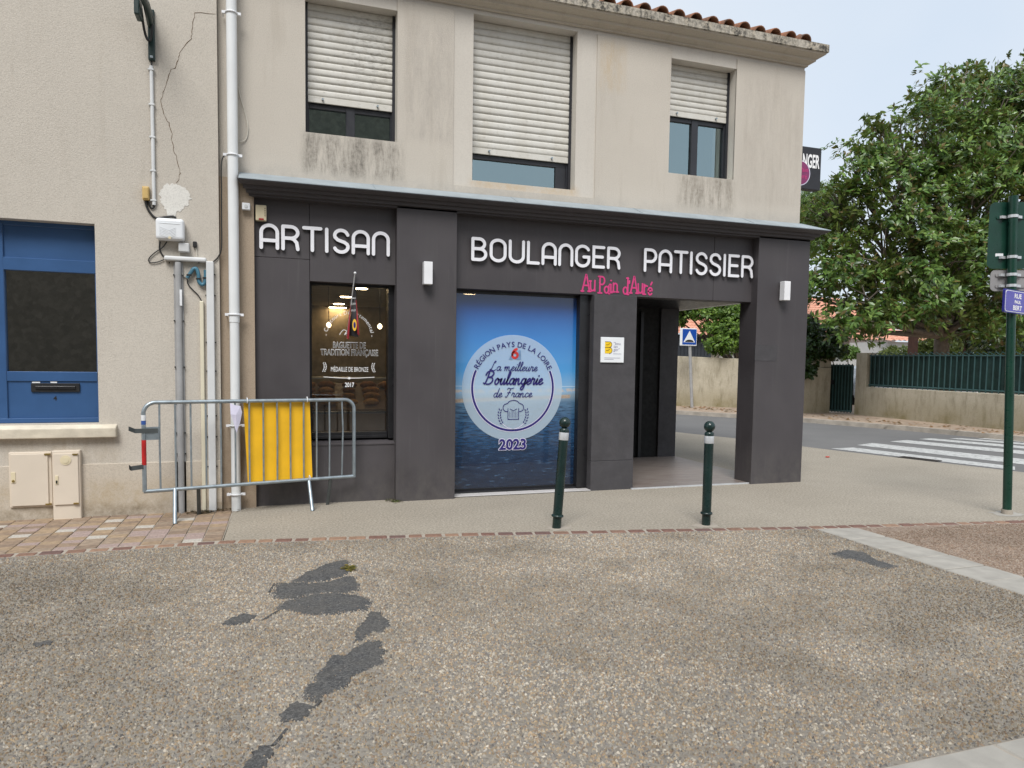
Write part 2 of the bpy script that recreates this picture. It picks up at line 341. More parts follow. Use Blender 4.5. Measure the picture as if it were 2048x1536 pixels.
# ground materials
def attrcol(t, name='tint'):
    a = t.new('ShaderNodeAttribute'); a.attribute_name = name; return a.outputs['Color']
t = NT('aggregate_base'); v = t.voro(62, out='Color'); sep = t.new('ShaderNodeSeparateColor'); t.l.new(v, sep.inputs[0])
c = t.ramp(sep.outputs[0], [(0, (.20, .16, .115)), (.35, (.30, .255, .20)), (.6, (.36, .325, .275)), (.8, (.25, .235, .22)), (1, (.34, .24, .15))])
d = t.voro(62); c = t.mix(.6, c, (.10, .086, .07)); c = t.mix(t.ramp(d, [(.3, 0), (.62, .6)]), c, (.22, .195, .16))
big = t.noise(.55, 5, .65); c = t.mix(t.ramp(big, [(.35, .0), (.7, .45)]), c, (.40, .37, .325))
b2 = t.noise(1.1, 5, .65); c = t.mix(t.ramp(b2, [(.45, 0), (.68, .4)]), c, (.13, .115, .092)); t.col(c); t.rough(.9)
t.bump(t.ramp(d, [(0, 1), (.6, 0)]), .6, .008)
t = NT('pebble'); c = attrcol(t); t.col(c); t.rough(.75); t.b.inputs['Specular IOR Level'].default_value = .3
t = NT('red_aggregate'); v = t.voro(75, out='Color'); sep = t.new('ShaderNodeSeparateColor'); t.l.new(v, sep.inputs[0])
c = t.ramp(sep.outputs[0], [(0, (.17, .115, .08)), (.5, (.24, .175, .13)), (1, (.31, .25, .20))]); d = t.voro(75); t.col(c); t.rough(.9); t.bump(t.ramp(d, [(0, 1), (.6, 0)]), .6, .008)
t = NT('pavement_asphalt'); g = t.noise(48, 4, .8); big = t.noise(.7, 5, .65); p = t.noise(4, 5, .7)
c = t.mix(t.ramp(big, [(.3, 0), (.7, 1)]), (.285, .25, .198), (.355, .312, .25)); c = t.mix(t.ramp(g, [(.32, .85), (.52, 0)]), c, (.13, .118, .10)); c = t.mix(t.ramp(g, [(.55, 0), (.7, .7)]), c, (.58, .55, .49))
c = t.mix(t.ramp(p, [(.62, 0), (.8, .3)]), c, (.22, .19, .15)); t.col(c); t.rough(.92); t.bump(g, .5, .006)
t = NT('asphalt_patch'); g = t.noise(85, 4, .8); bb_ = t.noise(5, 4, .7); c = t.ramp(g, [(.34, (.022, .022, .023)), (.5, (.072, .072, .073)), (.64, (.17, .165, .155))]); c = t.mix(t.ramp(bb_, [(.4, 0), (.7, .5)]), c, (.125, .115, .10)); t.col(c); t.rough(.88); t.bump(g, 1.0, .008)
t = NT('road_asphalt'); g = t.noise(80, 3, .7); big = t.noise(.5, 4, .6); c = t.mix(t.ramp(big, [(.3, 0), (.7, 1)]), (.125, .122, .12), (.165, .16, .155)); c = t.mix(t.ramp(g, [(.35, .3), (.6, 0)]), c, (.07, .07, .07)); t.col(c); t.rough(.9)
t = NT('road_paint'); g = t.noise(12, 5, .75); t.col(t.ramp(g, [(.34, (.19, .19, .18)), (.46, (.42, .42, .41)), (.6, (.52, .52, .50))])); t.rough(.7)
simple('slab_concrete', (.33, .31, .275), .9, var=.14, nscale=7, bump=.35, bscale=120)
simple('kerb_stone', (.36, .32, .27), .9, var=.2, nscale=5, bump=.3, bscale=60); simple('far_path', (.33, .25, .185), .92, var=.25, nscale=4)
simple('mortar', (.34, .30, .25), .95, var=.15, nscale=12, bump=.4, bscale=90); simple('earth', (.12, .10, .07), .95)
for i, c in enumerate([(.28, .20, .13), (.25, .18, .125), (.31, .225, .145), (.22, .16, .115), (.27, .205, .15)]): simple('paver_tan_%d' % i, c, .88, var=.22, nscale=22, bump=.4, bscale=110)
simple('paver_pale', (.42, .39, .345), .88, var=.22, nscale=60, bump=.4, bscale=110); simple('paver_mauve', (.31, .235, .21), .88, var=.22, nscale=60, bump=.4, bscale=110)
for i, c in enumerate([(.16, .085, .065), (.20, .115, .08), (.13, .075, .065), (.26, .16, .105)]): simple('border_brick_%d' % i, c, .85, var=.2, nscale=30, bump=.4, bscale=90)
simple('grate_iron', (.06, .05, .045), .6, metal=.6); simple('litter_red', (.5, .05, .03), .5); simple('dry_leaf', (.22, .12, .05), .8)
# walls, wood, foliage
t = NT('garden_wall'); n = t.noise(1.2, 6, .7); st = t.noise(1.5, 5, .7, stretch=(4, 4, .8)); X, Y, Z = t.xyz(); g = t.noise(22, 4, .7)
c = t.mix(t.ramp(n, [(.3, 0), (.7, 1)]), (.38, .335, .25), (.52, .47, .37)); c = t.mix(t.ramp(st, [(.5, 0), (.72, .7)]), c, (.20, .175, .115)); c = t.mix(t.ramp(g, [(.55, 0), (.75, .5)]), c, (.17, .15, .11))
lo = t.new('ShaderNodeMapRange'); t.l.new(Z, lo.inputs[0]); lo.inputs[1].default_value = .75; lo.inputs[2].default_value = .15
c = t.mix(t.math('MULTIPLY', lo.outputs[0], t.ramp(n, [(.35, .15), (.6, .85)])), c, (.19, .155, .065)); t.col(c); t.rough(.95); t.bump(t.noise(40, 4), .4, .01)
simple('fence_paint', (.035, .085, .085), .5, var=.15); simple('screen_cloth', (.006, .028, .023), .8, var=.3, nscale=4); simple('white_wall', (.74, .74, .72), .9, var=.05, nscale=2)
simple('dark_cladding', (.032, .038, .048), .6, var=.15); simple('pergola_wood', (.085, .035, .022), .7, var=.2); simple('car_paint', (.52, .55, .58), .25, metal=.3, var=.03); simple('car_glass', (.03, .05, .06), .05)
simple('tyre', (.012, .012, .012), .8)
simple('bark', (.16, .135, .11), .95, var=.3, nscale=8, bump=.5, bscale=30)
def leafmat(name, under, rough=.35, transl=.25):
    t = NT(name); c = attrcol(t); cc = t.mix(t.math('MULTIPLY', t.geo.outputs['Backfacing'], .3), c, under) if under else c
    t.col(cc); t.rough(rough); t.b.inputs['Specular IOR Level'].default_value = .5
    tl = t.new('ShaderNodeBsdfTranslucent'); t.l.new(t.mix(.5, c, (.16, .22, .03)), tl.inputs['Color'])
    ms = t.new('ShaderNodeMixShader'); ms.inputs[0].default_value = transl; t.l.new(t.b.outputs[0], ms.inputs[1]); t.l.new(tl.outputs[0], ms.inputs[2]); t.l.new(ms.outputs[0], t.out.inputs['Surface'])
leafmat('magnolia_leaf', (.20, .135, .06), .3, .3); leafmat('soft_leaf', None, .5, .3)
t = NT('stone_wall'); v = t.voro(6.5, out='Color', vec=None); sep = t.new('ShaderNodeSeparateColor'); t.l.new(v, sep.inputs[0]); n = t.noise(6, 5, .7)
c = t.ramp(sep.outputs[0], [(0, (.24, .215, .17)), (.5, (.29, .26, .205)), (1, (.34, .305, .24))]); c = t.mix(t.ramp(n, [(.4, 0), (.7, .5)]), c, (.14, .125, .10)); t.col(c); t.rough(.95)
simple('shop_wall', (.26, .21, .14), .9, var=.25, nscale=7); simple('shop_ceiling', (.45, .42, .37), .9); simple('shop_floor', (.20, .17, .14), .6); simple('counter_wood', (.14, .075, .035), .5, var=.2); simple('counter_dark', (.035, .033, .033), .4)
simple('bread', (.46, .21, .06), .75, var=.35, nscale=25, bump=.4, bscale=50); simple('bread_dark', (.28, .11, .03), .75, var=.35, nscale=25); simple('basket', (.30, .18, .08), .8, var=.3, nscale=30)
simple('apron_red', (.45, .03, .03), .7)

# ================================================================= SETTING
g = MB().quad((-600, -600, -.06), (600, -600, -.06), (600, 900, -.06), (-600, 900, -.06)).build('ground', 'earth'); struct(g)
def poly_sheet(name, pts, z, mat, parent=None, th=.05):
    n = len(pts); return MB().add([(p[0], p[1], z) for p in pts]+[(p[0], p[1], z-th) for p in pts], [tuple(range(n))]+[(i, n+i, n+(i+1) % n, (i+1) % n) for i in range(n)]).build(name, mat, parent)
BORD = [(-14, 6.07), (-.44, 6.06), (1.4, 5.815), (4.69, 5.215), (6.9, 4.876), (10.6, 4.25)]      # front edge of the brick border
def bord_y(x, off=0):
    for (a, b), (c, d) in zip(BORD, BORD[1:]):
        if a <= x <= c: return b+(d-b)*(x-a)/(c-a)+off
    return BORD[-1][1]+off
NEAR = [(10.9, -14), (10.75, 4), (10.3, 7.3), (9.47, 9.98), (8.95, 12.0), (8.3, 13.7), (5.2, 21), (-2, 36), (-30, 92)]    # road edge by the shop
FAR = [(15.6, -14), (15.3, 6), (14.77, 10.5), (14.3, 13), (13.43, 15.5), (11.44, 18.7), (8.5, 25), (2.5, 38), (-25, 94)]
plaza = poly_sheet('plaza', [(-14, -14), (4.70, -14), (4.70, bord_y(4.70)), (1.4, 5.815), (-.44, 6.06), (-14, 6.07)], 0, 'aggregate_base'); struct(plaza)
plaza2 = poly_sheet('red_plaza', [(5.12, -14), (10.9, -14), (10.75, 4.23), (6.9, 4.876), (5.12, bord_y(5.12))], -.001, 'red_aggregate'); struct(plaza2)
pav = poly_sheet('pavement', [(-.42, 6.17), (1.4, 5.925), (4.69, 5.325), (6.9, 4.986), (10.72, 4.34)]+[NEAR[2], NEAR[3], NEAR[4], NEAR[5], NEAR[6], NEAR[7], (-5, 36), (4.2, 14), (4.2, 8.2), (-.40, 8.2)], 0, 'pavement_asphalt'); struct(pav)
road = MB(); n = len(NEAR)
road.add([(x, y, -.02) for x, y in NEAR]+[(x, y, -.02) for x, y in FAR], [(i, i+n, i+n+1, i+1) for i in range(n-1)]); road = struct(road.build('road', 'road_asphalt'))
kb = MB()
for i in range(n-1):
    (a, b), (c, d) = FAR[i], FAR[i+1]; e = .16
    kb.add([(a, b, -.05), (c, d, -.05), (c, d, .09), (a, b, .09), (a+e, b, -.05), (c+e, d, -.05), (c+e, d, .09), (a+e, b, .09)], [(0, 1, 2, 3), (3, 2, 6, 7), (4, 7, 6, 5)])
struct(kb.build('kerb', 'kerb_stone'))
fp = MB(); FP = [(x+.16, y) for x, y in FAR]
fp.add([(x, y, .085) for x, y in FP]+[(x+14, y+3, .085) for x, y in FP], [(i, i+n, i+n+1, i+1) for i in range(n-1)]); struct(fp.build('far_pavement', 'far_path'))
# zebra crossing: stripes lie along the road direction
Z0 = [(1662, 897, 1707, 895, 2030, 933, 2030, 940), (1714, 890, 1745, 886, 2075, 921, 2075, 932), (1780, 883, 1812, 880, 2085, 905, 2085, 912), (1838, 878, 1862, 876.5, 2090, 896, 2090, 901), (1898, 877, 1918, 876, 2095, 889.5, 2095, 893), (1955, 877, 1975, 876, 2100, 885.5, 2100, 888)]
for k, q in enumerate(Z0):
    P = [onZ(q[i], q[i+1], -.016) for i in (0, 2, 4, 6)]
    MB().add([(p.x, p.y, -.016) for p in P], [(0, 1, 2, 3)]).build('crossing_stripe', 'road_paint', road)
gp = onZ(1835, 918, -.01)
gr = thing('drain_grate', 'rusty iron drain grate at the road edge beside the zebra crossing', 'drain', (gp.x, gp.y, -.02))
gX = Matrix.Translation((gp.x, gp.y, 0)) @ Matrix.Rotation(math.radians(106), 4, 'Z'); mb = MB()
for i in range(9): mb.box(-.26+i*.06, -.23+i*.06, -.12, .12, -.02, -.008)
mb.build('grate_bars', 'grate_iron', gr, xf=gX); mb = MB(); mb.box(-.31, -.27, -.16, .16, -.03, -.006); mb.box(.27, .31, -.16, .16, -.03, -.006); mb.box(-.27, .27, -.16, -.12, -.03, -.006); mb.box(-.27, .27, .12, .16, -.03, -.006); mb.build('grate_frame', 'grate_iron', gr, xf=gX)
# brick pavement by the neighbour house: every paver a piece
bp = struct(poly_sheet('brick_pavement', [(-14, 6.18), (-.43, 6.17), (-.405, 7.6), (-14, 7.6)], -.006, 'mortar'))
pm = {}
def shared_box(key, sx, sy, h, mats, bev=.004):
    if key not in pm:
        b = MB().box(-sx/2, sx/2, -sy/2, sy/2, -.03, h); o = b.build('tmp', mats, None, bevel=bev, seg=1); me = o.data; bpy.data.objects.remove(o); pm[key] = me
    return pm[key]
PW, PH = .152, .104
for r in range(12):
    for c_ in range(19):
        x = -.425-PW*(c_+.5); y = 6.185+PH*(r+.5)
        if y > 7.44: continue
        u = random.random()
        mt = 'paver_pale' if u < .07 else 'paver_mauve' if u < .22 else 'paver_tan_%d' % random.randrange(5)
        o = bpy.data.objects.new('paver', shared_box(mt, PW-.007, PH-.006, random.choice([0]), mt)); COL.objects.link(o)
        o.location = (x+(.012*(y-6.8)), y, random.uniform(.000, .004)); o.rotation_euler = (random.uniform(-.008, .008), random.uniform(-.008, .008), random.uniform(-.012, .012)); setparent(o, bp)
bb = struct(MB().add([p for x in [-14, -.44, 1.4, 4.69, 6.9, 10.6] for p in ((x, bord_y(x, -.012), -.002), (x, bord_y(x, .122), -.002))], [(2*i, 2*i+2, 2*i+3, 2*i+1) for i in range(5)]).build('brick_border', 'mortar'))
x = -3.2
while x < 7.4:
    L = random.uniform(.115, .165); xm = x+L/2; a = math.atan2(bord_y(xm+.05)-bord_y(xm-.05), .1)
    mt = 'border_brick_%d' % random.choice([0, 0, 1, 1, 2, 3]); k = (mt, round(L, 2))
    o = bpy.data.objects.new('brick', shared_box(k, round(L, 2)-.006, .088, 0, mt, .008)); COL.objects.link(o)
    o.location = (xm, bord_y(xm, .056), random.uniform(.001, .006)); o.rotation_euler = (0, 0, a+random.uniform(-.03, .03)); setparent(o, bb); x += L+random.uniform(.008, .016)
# concrete slab rows
ks = struct(poly_sheet('slab_bed', [(4.70, -14), (5.12, -14), (5.12, bord_y(5.12)), (4.70, bord_y(4.70))], -.012, 'earth'))
ys = [onZ(*q).y for q in ((1681.5, 1081), (1740.8, 1100), (1802, 1119.7), (1877, 1141), (1953.7, 1165.8), (2037.5, 1195.5))]; ys += [ys[-1]-.36*k for k in range(1, 7)]
V0 = [(4.706, bord_y(4.706, -.02)), (5.114, bord_y(5.114, -.02))]; MB().prism([(4.706, ys[0]+.006), (5.114, ys[0]+.006), V0[1], V0[0]], 'z', -.04, .004).build('slab', 'slab_concrete', ks, bevel=.006, seg=1)
for i, (ya, yb_) in enumerate(zip(ys, ys[1:])): MB().box(4.706, 5.114, yb_+.006, ya-.006, -.04, .003+.0015*(i % 3)).build('slab', 'slab_concrete', ks, bevel=.007, seg=1)
ks2 = struct(poly_sheet('slab_bed', [(2.05, 1.2), (4.70, 1.2), (4.70, 1.98), (2.05, 1.98)], .001, 'mortar'))
for (a, b) in ((2.06, 2.70), (2.71, 3.33), (3.34, 3.98), (3.99, 4.69)):
    for (c_, d) in ((1.585, 1.975), (1.21, 1.575)): MB().box(a, b-.006, c_, d, -.03, .007).build('slab', 'slab_concrete', ks2, bevel=.006, seg=1)
# asphalt patches in the plaza
def zp(x, y, k=3.2267, ox=400, oy=1060): return onZ(ox+x/k, oy+y/k)
PATCH = [[(610,330),(700,280),(800,230),(930,200),(945,260),(925,300),(820,330),(720,340),(640,342)],
 [(500,400),(520,347),(600,345),(720,353),(830,336),(930,309),(985,312),(1000,390),(960,407),(830,408),(720,412),(650,433),(520,440)],
 [(525,510),(560,470),(640,447),(720,423),(850,416),(1000,424),(1050,460),(1095,480),(1070,515),(980,525),(850,540),(690,550),(600,520)],
 [(160,610),(215,575),(280,550),(355,565),(310,600),(240,620)],
 [(1100,535),(1150,540),(1195,590),(1180,660),(1110,660),(1060,700),(1010,715),(1020,650),(1065,590)],
 [(1000,770),(1080,735),(1150,735),(1165,790),(1160,860),(1050,905),(960,950),(930,1010),(850,1050),(800,1060),(760,1110),(715,1100),(670,1040),(690,1010),(750,990),(760,930),(830,870),(870,820),(930,815)],
 [(530,1180),(580,1140),(650,1120),(730,1145),(700,1190),(640,1230),(570,1220)],
 [(250,1570),(340,1460),(400,1405),(465,1400),(450,1470),(380,1570)]]
PW_ = [[zp(*p) for p in P] for P in PATCH]+[[zp(*p, 2.865, 1500, 1000) for p in [(470,310),(560,290),(650,300),(720,345),(830,380),(760,392),(640,350),(540,335)]],
     [zp(*p, 2.866, 0, 1000) for p in [(190,830),(250,812),(320,812),(300,828),(230,840)]]]
def vnoise(x, y, f, seed):
    r = np.random.default_rng(seed); T = r.uniform(0, 1, (64, 64)); X = x*f+100; Y = y*f+100; i = np.floor(X).astype(int); j = np.floor(Y).astype(int); u = X-i; v = Y-j; u = u*u*(3-2*u); v = v*v*(3-2*v); g_ = lambda a, b: T[a % 64, b % 64]
    return (g_(i, j)*(1-u)+g_(i+1, j)*u)*(1-v)+(g_(i, j+1)*(1-u)+g_(i+1, j+1)*u)*v
patch_polys = []
for P in PW_:
    Q = []; pc_ = sum(P, Vector())/len(P); P = [pc_+(p-pc_)*1.12 for p in P]; ph = random.uniform(0, 9)
    for a, b in zip(P, P[1:]+P[:1]):
        m = max(2, int((b-a).length/.014))
        for i in range(m):
            p = a.lerp(b, i/m); q_ = .016*(vnoise(np.array([p.x+ph]), np.array([p.y]), 14, 5)[0]-.5)*2; w_ = (p-pc_).normalized(); Q.append(Vector((p.x+w_.x*q_*1.4+random.gauss(0, .006), p.y+w_.y*q_*1.4+random.gauss(0, .006), 0)))
    patch_polys.append([(p.x, p.y) for p in Q]); c_ = sum(Q, Vector())/len(Q); m = len(Q)
    inner = [c_+(p-c_)*.9 for p in Q]
    MB().add([(p.x, p.y, -.01) for p in Q]+[(p.x, p.y, .0015) for p in Q]+[(p.x, p.y, .006+random.uniform(-.001, .0015)) for p in inner],
      [(i, (i+1) % m, m+(i+1) % m, m+i) for i in range(m)]+[(m+i, m+(i+1) % m, 2*m+(i+1) % m, 2*m+i) for i in range(m)]+[tuple(range(2*m, 3*m))]).build('asphalt_patch', 'asphalt_patch', plaza)
# crack between the patches
for pts in ([(520,515),(470,545),(420,575),(395,590)], [(780,1105),(750,1140),(735,1150)], [(560,1290),(520,1340),(470,1395)], [(480,350),(460,380),(445,405)]):
    mb = MB(); P = [zp(*p) for p in pts]; mb.tube([(p.x, p.y, .001) for p in P], .008, 5); mb.build('crack', 'asphalt_patch', plaza)
# pebbles of the exposed aggregate
def inpoly(px, py, poly):
    r = np.zeros(len(px), bool); n = len(poly)
    for i in range(n):
        x1, y1 = poly[i]; x2, y2 = poly[(i+1) % n]
        c = ((y1 > py) != (y2 > py)) & (px < (x2-x1)*(py-y1)/(y2-y1+1e-12)+x1); r ^= c
    return r
def pebbles(name, x0, x1, y0, y1, dens, parent, pal, smin, smax, keep, prot=.0035):
    N = int((x1-x0)*(y1-y0)*dens); px = rng.uniform(x0, x1, N); py = rng.uniform(y0, y1, N)
    k = keep(px, py); px, py = px[k], py[k]; N = len(px)
    base = np.array([(1, 0, 0), (.3, .8, 0), (-.7, .65, 0), (-1, -.1, 0), (-.25, -.8, 0), (.75, -.6, 0), (.15, .05, 1), (-.3, .15, .9)])
    faces = np.array([(0, 1, 6), (1, 2, 7), (1, 7, 6), (2, 3, 7), (3, 4, 7), (4, 6, 7), (4, 5, 6), (5, 0, 6)])
    s = rng.uniform(smin, smax, N); asp = rng.uniform(.55, .95, N); a = rng.uniform(0, 2*PI, N); h = rng.uniform(.5, 1.3, N)*prot
    jit = 1+rng.normal(0, .13, (N, 8)); bx = base[None, :, 0]*jit*s[:, None]; by = base[None, :, 1]*jit*(s*asp)[:, None]
    X = px[:, None]+bx*np.cos(a)[:, None]-by*np.sin(a)[:, None]; Y = py[:, None]+bx*np.sin(a)[:, None]+by*np.cos(a)[:, None]
    Zc = np.where(base[None, :, 2] > 0, base[None, :, 2]*h[:, None], -.002)
    V = np.stack([X, Y, Zc], -1).reshape(-1, 3); F = (faces[None]+8*np.arange(N)[:, None, None]).reshape(-1, 3)
    me = bpy.data.meshes.new(name); me.from_pydata(V.tolist(), [], F.tolist())
    ci = rng.integers(0, len(pal), N); C = np.array(pal)[ci]*rng.uniform(.7, 1.2, (N, 1)); nv = .45*vnoise(px, py, .8, 1)+.3*vnoise(px, py, 2.1, 2)+.25*vnoise(px, py, 5.5, 3); nv = np.clip((nv-.32)/.36, 0, 1); dk = np.clip((py-4.2)*.6, 0, 1)*np.clip((.9-px)*.6, 0, 1); C = C*(.64+.40*nv-.12*dk)[:, None]*np.stack([np.ones(N), .985-.01*(1-nv), .955-.04*(1-nv)], 1); C = np.repeat(np.concatenate([C, np.ones((N, 1))], 1), 8, 0)
    ca = me.color_attributes.new('tint', 'FLOAT_COLOR', 'POINT'); ca.data.foreach_set('color', C.astype(np.float32).ravel())
    return link(name, me, 'pebble', parent, 'stuff')
def keep_plaza(px, py):
    by = np.interp(px, [b[0] for b in BORD], [b[1] for b in BORD])
    k = (py < by-.02) & (px < 4.69) & ~((px > 2.04) & (py < 1.99))
    ang = np.arctan2(px, py)-YAW; k &= (np.abs(ang) < math.radians(39))
    d = np.hypot(px, py); k &= rng.uniform(0, 1, len(px)) < np.clip(1.25-d*.07, .5, 1)
    for P in patch_polys:
        cx = sum(p[0] for p in P)/len(P); cy = sum(p[1] for p in P)/len(P); k &= ~(inpoly(px, py, [(cx+(p[0]-cx)*.90, cy+(p[1]-cy)*.87) for p in P]) & (rng.uniform(0, 1, len(px)) < .97))
    return k
PAL = [(.37, .285, .19), (.31, .25, .18), (.41, .37, .31), (.34, .32, .29), (.22, .21, .20), (.35, .265, .18), (.28, .21, .155), (.46, .42, .36), (.33, .28, .22), (.17, .16, .155), (.36, .33, .28), (.30, .27, .23)]
pebbles('pebble_aggregate', -3.4, 4.7, 1.7, 6.1, 7600, plaza, PAL, .0045, .012, keep_plaza, .0075)
pebbles('pebble_aggregate', 5.13, 8.6, 3.0, 4.95, 5000, plaza2, [(.23, .155, .11), (.28, .20, .145), (.33, .27, .22), (.19, .135, .10), (.36, .30, .25)], .005, .011, lambda px, py: py < np.interp(px, [b[0] for b in BORD], [b[1] for b in BORD])-.02)
# moss by the patch and debris at the wall foot
def scrap(name, pts, n, spread, cols, mat, parent=None, kind='stuff', size=(.008, .025)):
    mb = MB(); C = []
    for i in range(n):
        c_ = random.choice(pts); x = c_[0]+random.gauss(0, spread[0]); y = c_[1]+random.gauss(0, spread[1]); s = random.uniform(*size); a = random.uniform(0, 6.3); z = .003+random.random()*.012
        dx, dy = math.cos(a)*s, math.sin(a)*s; t_ = random.uniform(-.5, .5)*s
        mb.add([(x-dx, y-dy, z), (x+dy*.5, y-dx*.5, z+abs(t_)), (x+dx, y+dy, z+.004), (x-dy*.5, y+dx*.5, z+.003)], [(0, 1, 2, 3)]); C += [random.choice(cols)]*4
    o = mb.build(name, mat, parent, kind=kind); ca = o.data.color_attributes.new('tint', 'FLOAT_COLOR', 'POINT'); ca.data.foreach_set('color', np.array([(*c_, 1) for c_ in C], np.float32).ravel()); return o
m_ = zp(965, 255); scrap('moss', [(m_.x, m_.y)], 70, (.022, .03), [(.16, .14, .02), (.10, .10, .02), (.2, .15, .03)], 'soft_leaf', plaza)
tag(scrap('leaf_litter', [(-.75, 7.36), (-.6, 7.36), (-.5, 7.38), (-.68, 7.3)], 170, (.07, .03), [(.10, .07, .04), (.16, .10, .05), (.05, .04, .03)], 'soft_leaf'), 'dry dead leaves gathered at the foot of the conduits', 'leaves')
tag(scrap('leaf_litter', [(1.17, 7.44), (1.2, 7.40), (1.14, 7.5)], 70, (.035, .03), [(.12, .09, .05), (.10, .12, .03), (.05, .04, .03)], 'soft_leaf'), 'small heap of dead leaves and weeds between shop pilaster and panel', 'leaves')
tag(scrap('leaf_litter', [(15.2, 11.5), (15.0, 13.5), (14.6, 15.5), (13.2, 18.8), (12.9, 19.6)], 320, (.35, .9), [(.28, .14, .06), (.2, .1, .04), (.36, .22, .1)], 'soft_leaf', size=(.03, .07)), 'scattered brown leaves on the far pavement under the garden wall', 'leaves')
for o in [o for o in bpy.data.objects if o.name.startswith('leaf_litter')]:
    for v in o.data.vertices:
        if v.co.x > 10: v.co.z += .085
p = onZ(1655, 915); MB().box(p.x-.035, p.x+.035, p.y-.02, p.y+.02, 0, .02).build('litter', 'litter_red', bevel=.012); tag(bpy.data.objects['litter'], 'small crumpled red wrapper lying on the pavement near the crossing', 'litter')

# ================================================================= NEIGHBOUR HOUSE (left)
NY = 7.42
nh = thing('neighbour_house', 'beige rendered house with blue panelled window beside the bakery', 'house', (-3, NY, 0))
DX0, DX1, DZ0, DZ1 = -3.05, -1.567, .87, 2.70
def wall_with_holes(mb, x0, x1, z0, z1, y, holes, depth):
    xs = sorted({x0, x1, *[h[0] for h in holes], *[h[1] for h in holes]}); zs = sorted({z0, z1, *[h[2] for h in holes], *[h[3] for h in holes]})
    for a, b in zip(xs, xs[1:]):
        for c_, d in zip(zs, zs[1:]):
            if any(h[0] <= a and b <= h[1] and h[2] <= c_ and d <= h[3] for h in holes): continue
            mb.quad((a, y, c_), (b, y, c_), (b, y, d), (a, y, d))
    for (a, b, c_, d) in holes:
        Y = y+depth
        mb.quad((a, y, c_), (a, Y, c_), (a, Y, d), (a, y, d)); mb.quad((b, y, c_), (b, y, d), (b, Y, d), (b, Y, c_))
        mb.quad((a, y, d), (a, Y, d), (b, Y, d), (b, y, d)); mb.quad((a, y, c_), (b, y, c_), (b, Y, c_), (a, Y, c_))
mb = MB(); wall_with_holes(mb, -9, -.515, .495, 7.2, NY, [(DX0, DX1, DZ0, DZ1)], .22)
mb.quad((-.515, NY, 0), (-.515, NY+.6, 0), (-.515, NY+.6, 7.2), (-.515, NY, 7.2)); mb.quad((-9, NY, 7.2), (-.515, NY, 7.2), (-.515, 15, 7.2), (-9, 15, 7.2)); mb.quad((-9, 15, 0), (-.515, 15, 0), (-.515, 15, 7.2), (-9, 15, 7.2)); mb.quad((-9, NY, 0), (-9, 15, 0), (-9, 15, 7.2), (-9, NY, 7.2))
mb.build('wall', 'render_left', nh)
MB().box(-9, -.513, NY-.012, NY+.1, -.02, .495).build('plinth', 'render_left_plinth', nh, bevel=.004, seg=1)
MB().prism([(NY-.07, .745), (NY-.075, .835), (NY+.0, .862), (NY+.24, .872), (NY+.24, .745)], 'x', -3.3, -1.415).build('window_sill', 'stone_sill', nh, bevel=.008)
FY = NY+.13
def fbox(o, px0, py0, px1, py1, y0, y1, mat, name, parent, bevel=.003):
    a = onY(px0, py0, y0); b = onY(px1, py1, y0); return MB().box(min(a.x, b.x), max(a.x, b.x), y0, y1, min(a.z, b.z), max(a.z, b.z)).build(name, mat, parent, bevel=bevel, seg=1)
GX0 = onY(13, 640, FY).x
wf = MB(); wf.box(DX0, DX1, FY-.01, FY+.06, .872, .915); wf.box(DX0, DX1, FY, FY+.06, 2.66, 2.71); wf.box(DX0, DX1, FY-.004, FY+.06, 2.26, 2.375); wf.box(DX0, DX1, FY, FY+.06, 1.255, 1.345)
wf.box(GX0-.12, GX0-.01, FY-.006, FY+.06, .90, 2.68); wf.box(DX1-.035, DX1+.01, FY, FY+.06, .9, 2.68)
wf = wf.build('window_frame', 'door_blue', nh, bevel=.004, seg=1)
MB().box(GX0-.01, DX1-.03, FY+.015, FY+.05, 2.37, 2.67).build('transom_panel', 'door_blue', nh); MB().box(GX0-.01, DX1-.03, FY+.012, FY+.05, .91, 1.26).build('lower_panel', 'door_blue', nh)
MB().box(DX0, GX0-.11, FY+.02, FY+.05, .91, 2.67).build('side_panel', 'door_blue', nh)
MB().quad((GX0-.01, FY+.03, 1.34), (DX1-.03, FY+.03, 1.34), (DX1-.03, FY+.03, 2.265), (GX0-.01, FY+.03, 2.265)).build('pane', 'door_glass', nh)
lb = fbox(nh, 61.6, 766.5, 159.5, 784, FY-.004, FY+.02, 'ink_black', 'letter_plate', nh)
a = onY(70, 772, FY-.012); b = onY(151, 779, FY-.012); MB().box(a.x, b.x, FY-.014, FY, b.z, a.z).build('letter_flap', 'black_frame', lb, bevel=.004)
for q in ((64, 763.5, 80, 766), (101, 761.8, 114, 766)): fbox(nh, *q, FY+.006, FY+.012, 'sticker_white', 'name_tag', nh, 0)
mb = MB(); q = onY(110.5, 801, FY+.01); put_text(mb, '4', .06, q.x, q.z, FY+.0095, bold=.001); mb.build('house_number', 'ink_black', nh)
# dark room behind that pane
mb = MB(); mb.quad((-3.3, 9.5, 0), (-.7, 9.5, 0), (-.7, 9.5, 3), (-3.3, 9.5, 3)); mb.quad((-.7, 7.7, 0), (-.7, 9.5, 0), (-.7, 9.5, 3), (-.7, 7.7, 3)); mb.quad((-3.3, 7.7, 0), (-3.3, 9.5, 0), (-3.3, 9.5, 3), (-3.3, 7.7, 3)); mb.quad((-3.3, 7.7, 3), (-.7, 7.7, 3), (-.7, 9.5, 3), (-3.3, 9.5, 3)); mb.quad((-3.3, 7.7, .3), (-.7, 7.7, .3), (-.7, 9.5, .3), (-3.3, 9.5, .3))
mb.build('room', 'counter_dark', nh)
